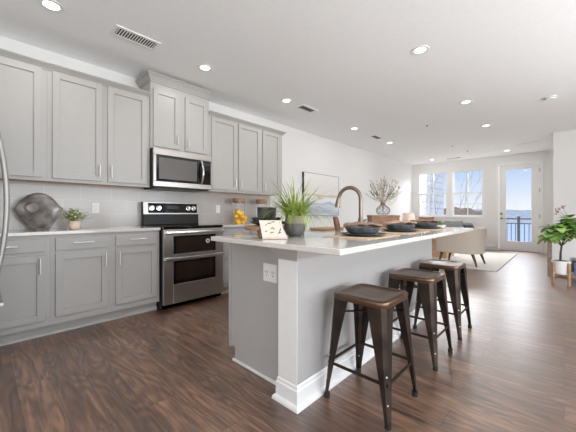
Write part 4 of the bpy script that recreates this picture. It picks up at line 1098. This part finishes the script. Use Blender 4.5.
for e_ in ends:
    md = trunk[-1]*0.5+e_*0.5+Vector((0, 0, -0.02)); m.tube([trunk[-1], md, e_], [0.010, 0.008, 0.005], 8)
m.build('trunk', 'bark', t, smooth=True)
for e_ in ends:
    for k_ in range(16):
        a = rg.uniform(0, 6.283); el_ = rg.uniform(-0.5, 0.8)
        d = (cr*math.cos(a)+cd*math.sin(a))*math.cos(el_)+Vector((0, 0, 1))*math.sin(el_)
        p = e_+d*rg.uniform(0.0, 0.05)+Vector((0, 0, rg.uniform(-0.03, 0.05))); L_ = rg.uniform(0.13, 0.20)
        lf.leaf(p, p+d*L_, L_*0.82, droop=rg.uniform(0.15, 0.75), seg=6, fold=0.2)
lf.build('foliage', 'leaf', t, smooth=True)
# vase with pink budded sprigs on the console
t = thing('bud_vase', (0.10, 6.90, 0.755), 'slim vase of dusty pink budded sprigs on the console behind the plant', 'vase')
MB().lathe([(0.03, 0), (0.04, 0.02), (0.035, 0.08), (0.018, 0.12), (0.020, 0.14), (0.014, 0.14), (0.012, 0.12), (0.001, 0.03)], (0.10, 6.90, 0.755), 20).build('body', 'white', t, smooth=True)
sp_ = thing('budded_sprigs', (0.10, 6.90, 0.80), 'dusty pink budded sprigs standing in the slim vase', 'sprigs')
m = MB(); b_ = MB()
for k_, (u, z) in enumerate(((-0.27, 1.08), (-0.15, 1.17), (-0.21, 1.13))):
    e_ = Vector((0.10, 6.90, z))+cr*u+cd*0.02*k_
    m.tube([(0.10, 6.90, 0.80), (0.10, 6.90, 0.90), e_], [0.002, 0.002, 0.0015], 5)
    for j in range(7):
        p = e_+cr*rg.uniform(-0.03, 0.03)+cd*rg.uniform(-0.02, 0.02)+Vector((0, 0, rg.uniform(-0.03, 0.03))); b_.ball(p, 0.010, 8, 6); m.tube([e_, p], 0.0012, 4)
m.build('stems', 'bark', sp_); b_.build('buds', 'pinkbud', sp_)

# ------------------------------------------------------------------ outside
struct(B(-4.5, 1.5, YF+0.15, 12.15, -0.20, -0.05), 'balcony_slab', 'concrete')
t = thing('balcony_railing', (-1.2, 12.0, -0.05), 'dark metal balcony railing seen through the glazed door', 'railing')
B(-4.4, 1.4, 11.97, 12.03, 0.87, 0.91).build('top_rail', 'iron', t)
B(-4.4, 1.4, 11.985, 12.015, 0.725, 0.755).build('mid_rail', 'iron', t)
B(-4.4, 1.4, 11.985, 12.015, 0.05, 0.08).build('bottom_rail', 'iron', t)
for xx in (-4.3, -2.7, -1.07, 0.6): B(xx-0.035, xx+0.035, 11.965, 12.035, -0.05, 0.97).build('post', 'iron', t)
i = 0
x = -4.2
while x < 1.35:
    if min(abs(x-p) for p in (-4.3, -2.7, -1.07, 0.6)) > 0.07: B(x-0.009, x+0.009, 11.99, 12.01, 0.08, 0.73).build('baluster', 'iron', t)
    x += 0.113
struct(B(-900, 900, 40, 900, -9.2, -9.0), 'water', 'lake')
struct(B(-60, 60, 12.4, 40, -9.3, -8.9), 'ground', 'hedge')
def ridge(name, x0, x1, y, z0, zs, m_, amp, depth, seed):
    rg = random.Random(seed); n = 60; rings = []
    ph = [rg.uniform(0, 6) for _ in range(5)]
    for i in range(n+1):
        x = x0+(x1-x0)*i/n
        hh = zs+amp*(0.5*math.sin(i*0.21+ph[0])+0.3*math.sin(i*0.53+ph[1])+0.2*math.sin(i*1.3+ph[2])+rg.uniform(-0.12, 0.12))
        rings.append([(x, y-depth, z0), (x, y-depth*0.5, z0+(hh-z0)*0.8), (x, y, hh), (x, y+depth*0.6, z0)])
    return struct(MB().loft(rings), name, m_, smooth=True)
ridge('hills_far', -420, 260, 420, -9, 4.5, 'hill', 2.5, 60, 1)
ridge('hills_near', -26, -5.4, 36, -9, 1.75, 'hedge', 0.5, 6, 2)
# neighbouring house with white lap siding
t = thing('neighbour_house', (-10.5, 21.5, -9), 'white sided house seen through the left-hand window', 'house')
xa, xb, ya, yb = -14.5, -6.3, 20.0, 23.0
B(xa, xb, ya, yb, -9, 4.6).build('siding', 'siding', t)
MB().prism([(xa-0.3, 4.6), (xb+0.3, 4.6), (xb+0.3, 4.75), (-7.0, 5.6), (-7.6, 5.6), (xa-0.3, 4.75)], 'y', ya-0.3, yb+0.3).build('roof', 'roof', t)
for a in (-6.4, -7.2): B(a-0.09, a+0.09, ya-0.05, ya, -9, 4.6).build('corner_board', 'palefab', t)
wf = B(-9.4, -8.3, ya-0.06, ya, 0.6, 2.2).build('window', 'trim', t); B(-9.3, -8.4, ya-0.07, ya-0.06, 0.7, 2.1).build('pane', 'lit', wf)
# bare trees
def tree(x, y, zb_, h, seed, label):
    rg = random.Random(seed); m = MB(); m2 = MB()
    t = thing('bare_tree', (x, y, zb_), label, 'tree', 'bare winter trees outside')
    def grow(p, d, L_, r, lev):
        q_ = p+d*L_; mid_ = (p+q_)/2+Vector((rg.uniform(-1, 1), rg.uniform(-1, 1), 0))*L_*0.05
        (m if lev < 1 else m2).tube([p, mid_, q_], [r, r*0.8, r*0.6], 6 if lev < 2 else 4)
        if lev >= 4: return
        for k_ in range(3):
            a = rg.uniform(0, 6.283); s_ = rg.uniform(0.2, 0.5)
            nd = (d+Vector((math.cos(a)*s_, math.sin(a)*s_, rg.uniform(-0.1, 0.35)))).normalized()
            grow(p+d*L_*rg.uniform(0.6, 1.0), nd, L_*rg.uniform(0.58, 0.78), r*0.55, lev+1)
    grow(Vector((x, y, zb_)), Vector((0, 0, 1)), h*0.40, 0.045, 0)
    m.build('trunk', 'twig', t); m2.build('branches', 'twig', t)
tree(-5.3, 18.9, -9, 15.0, 4, 'tall bare tree close outside between the two windows')
tree(-8.2, 31.0, -9, 11.0, 6, 'bare tree in front of the brown hill, through the right-hand window')
tree(-9.8, 46.0, -9, 12.5, 8, 'bare tree rising behind the brown hill, seen through the right-hand window')
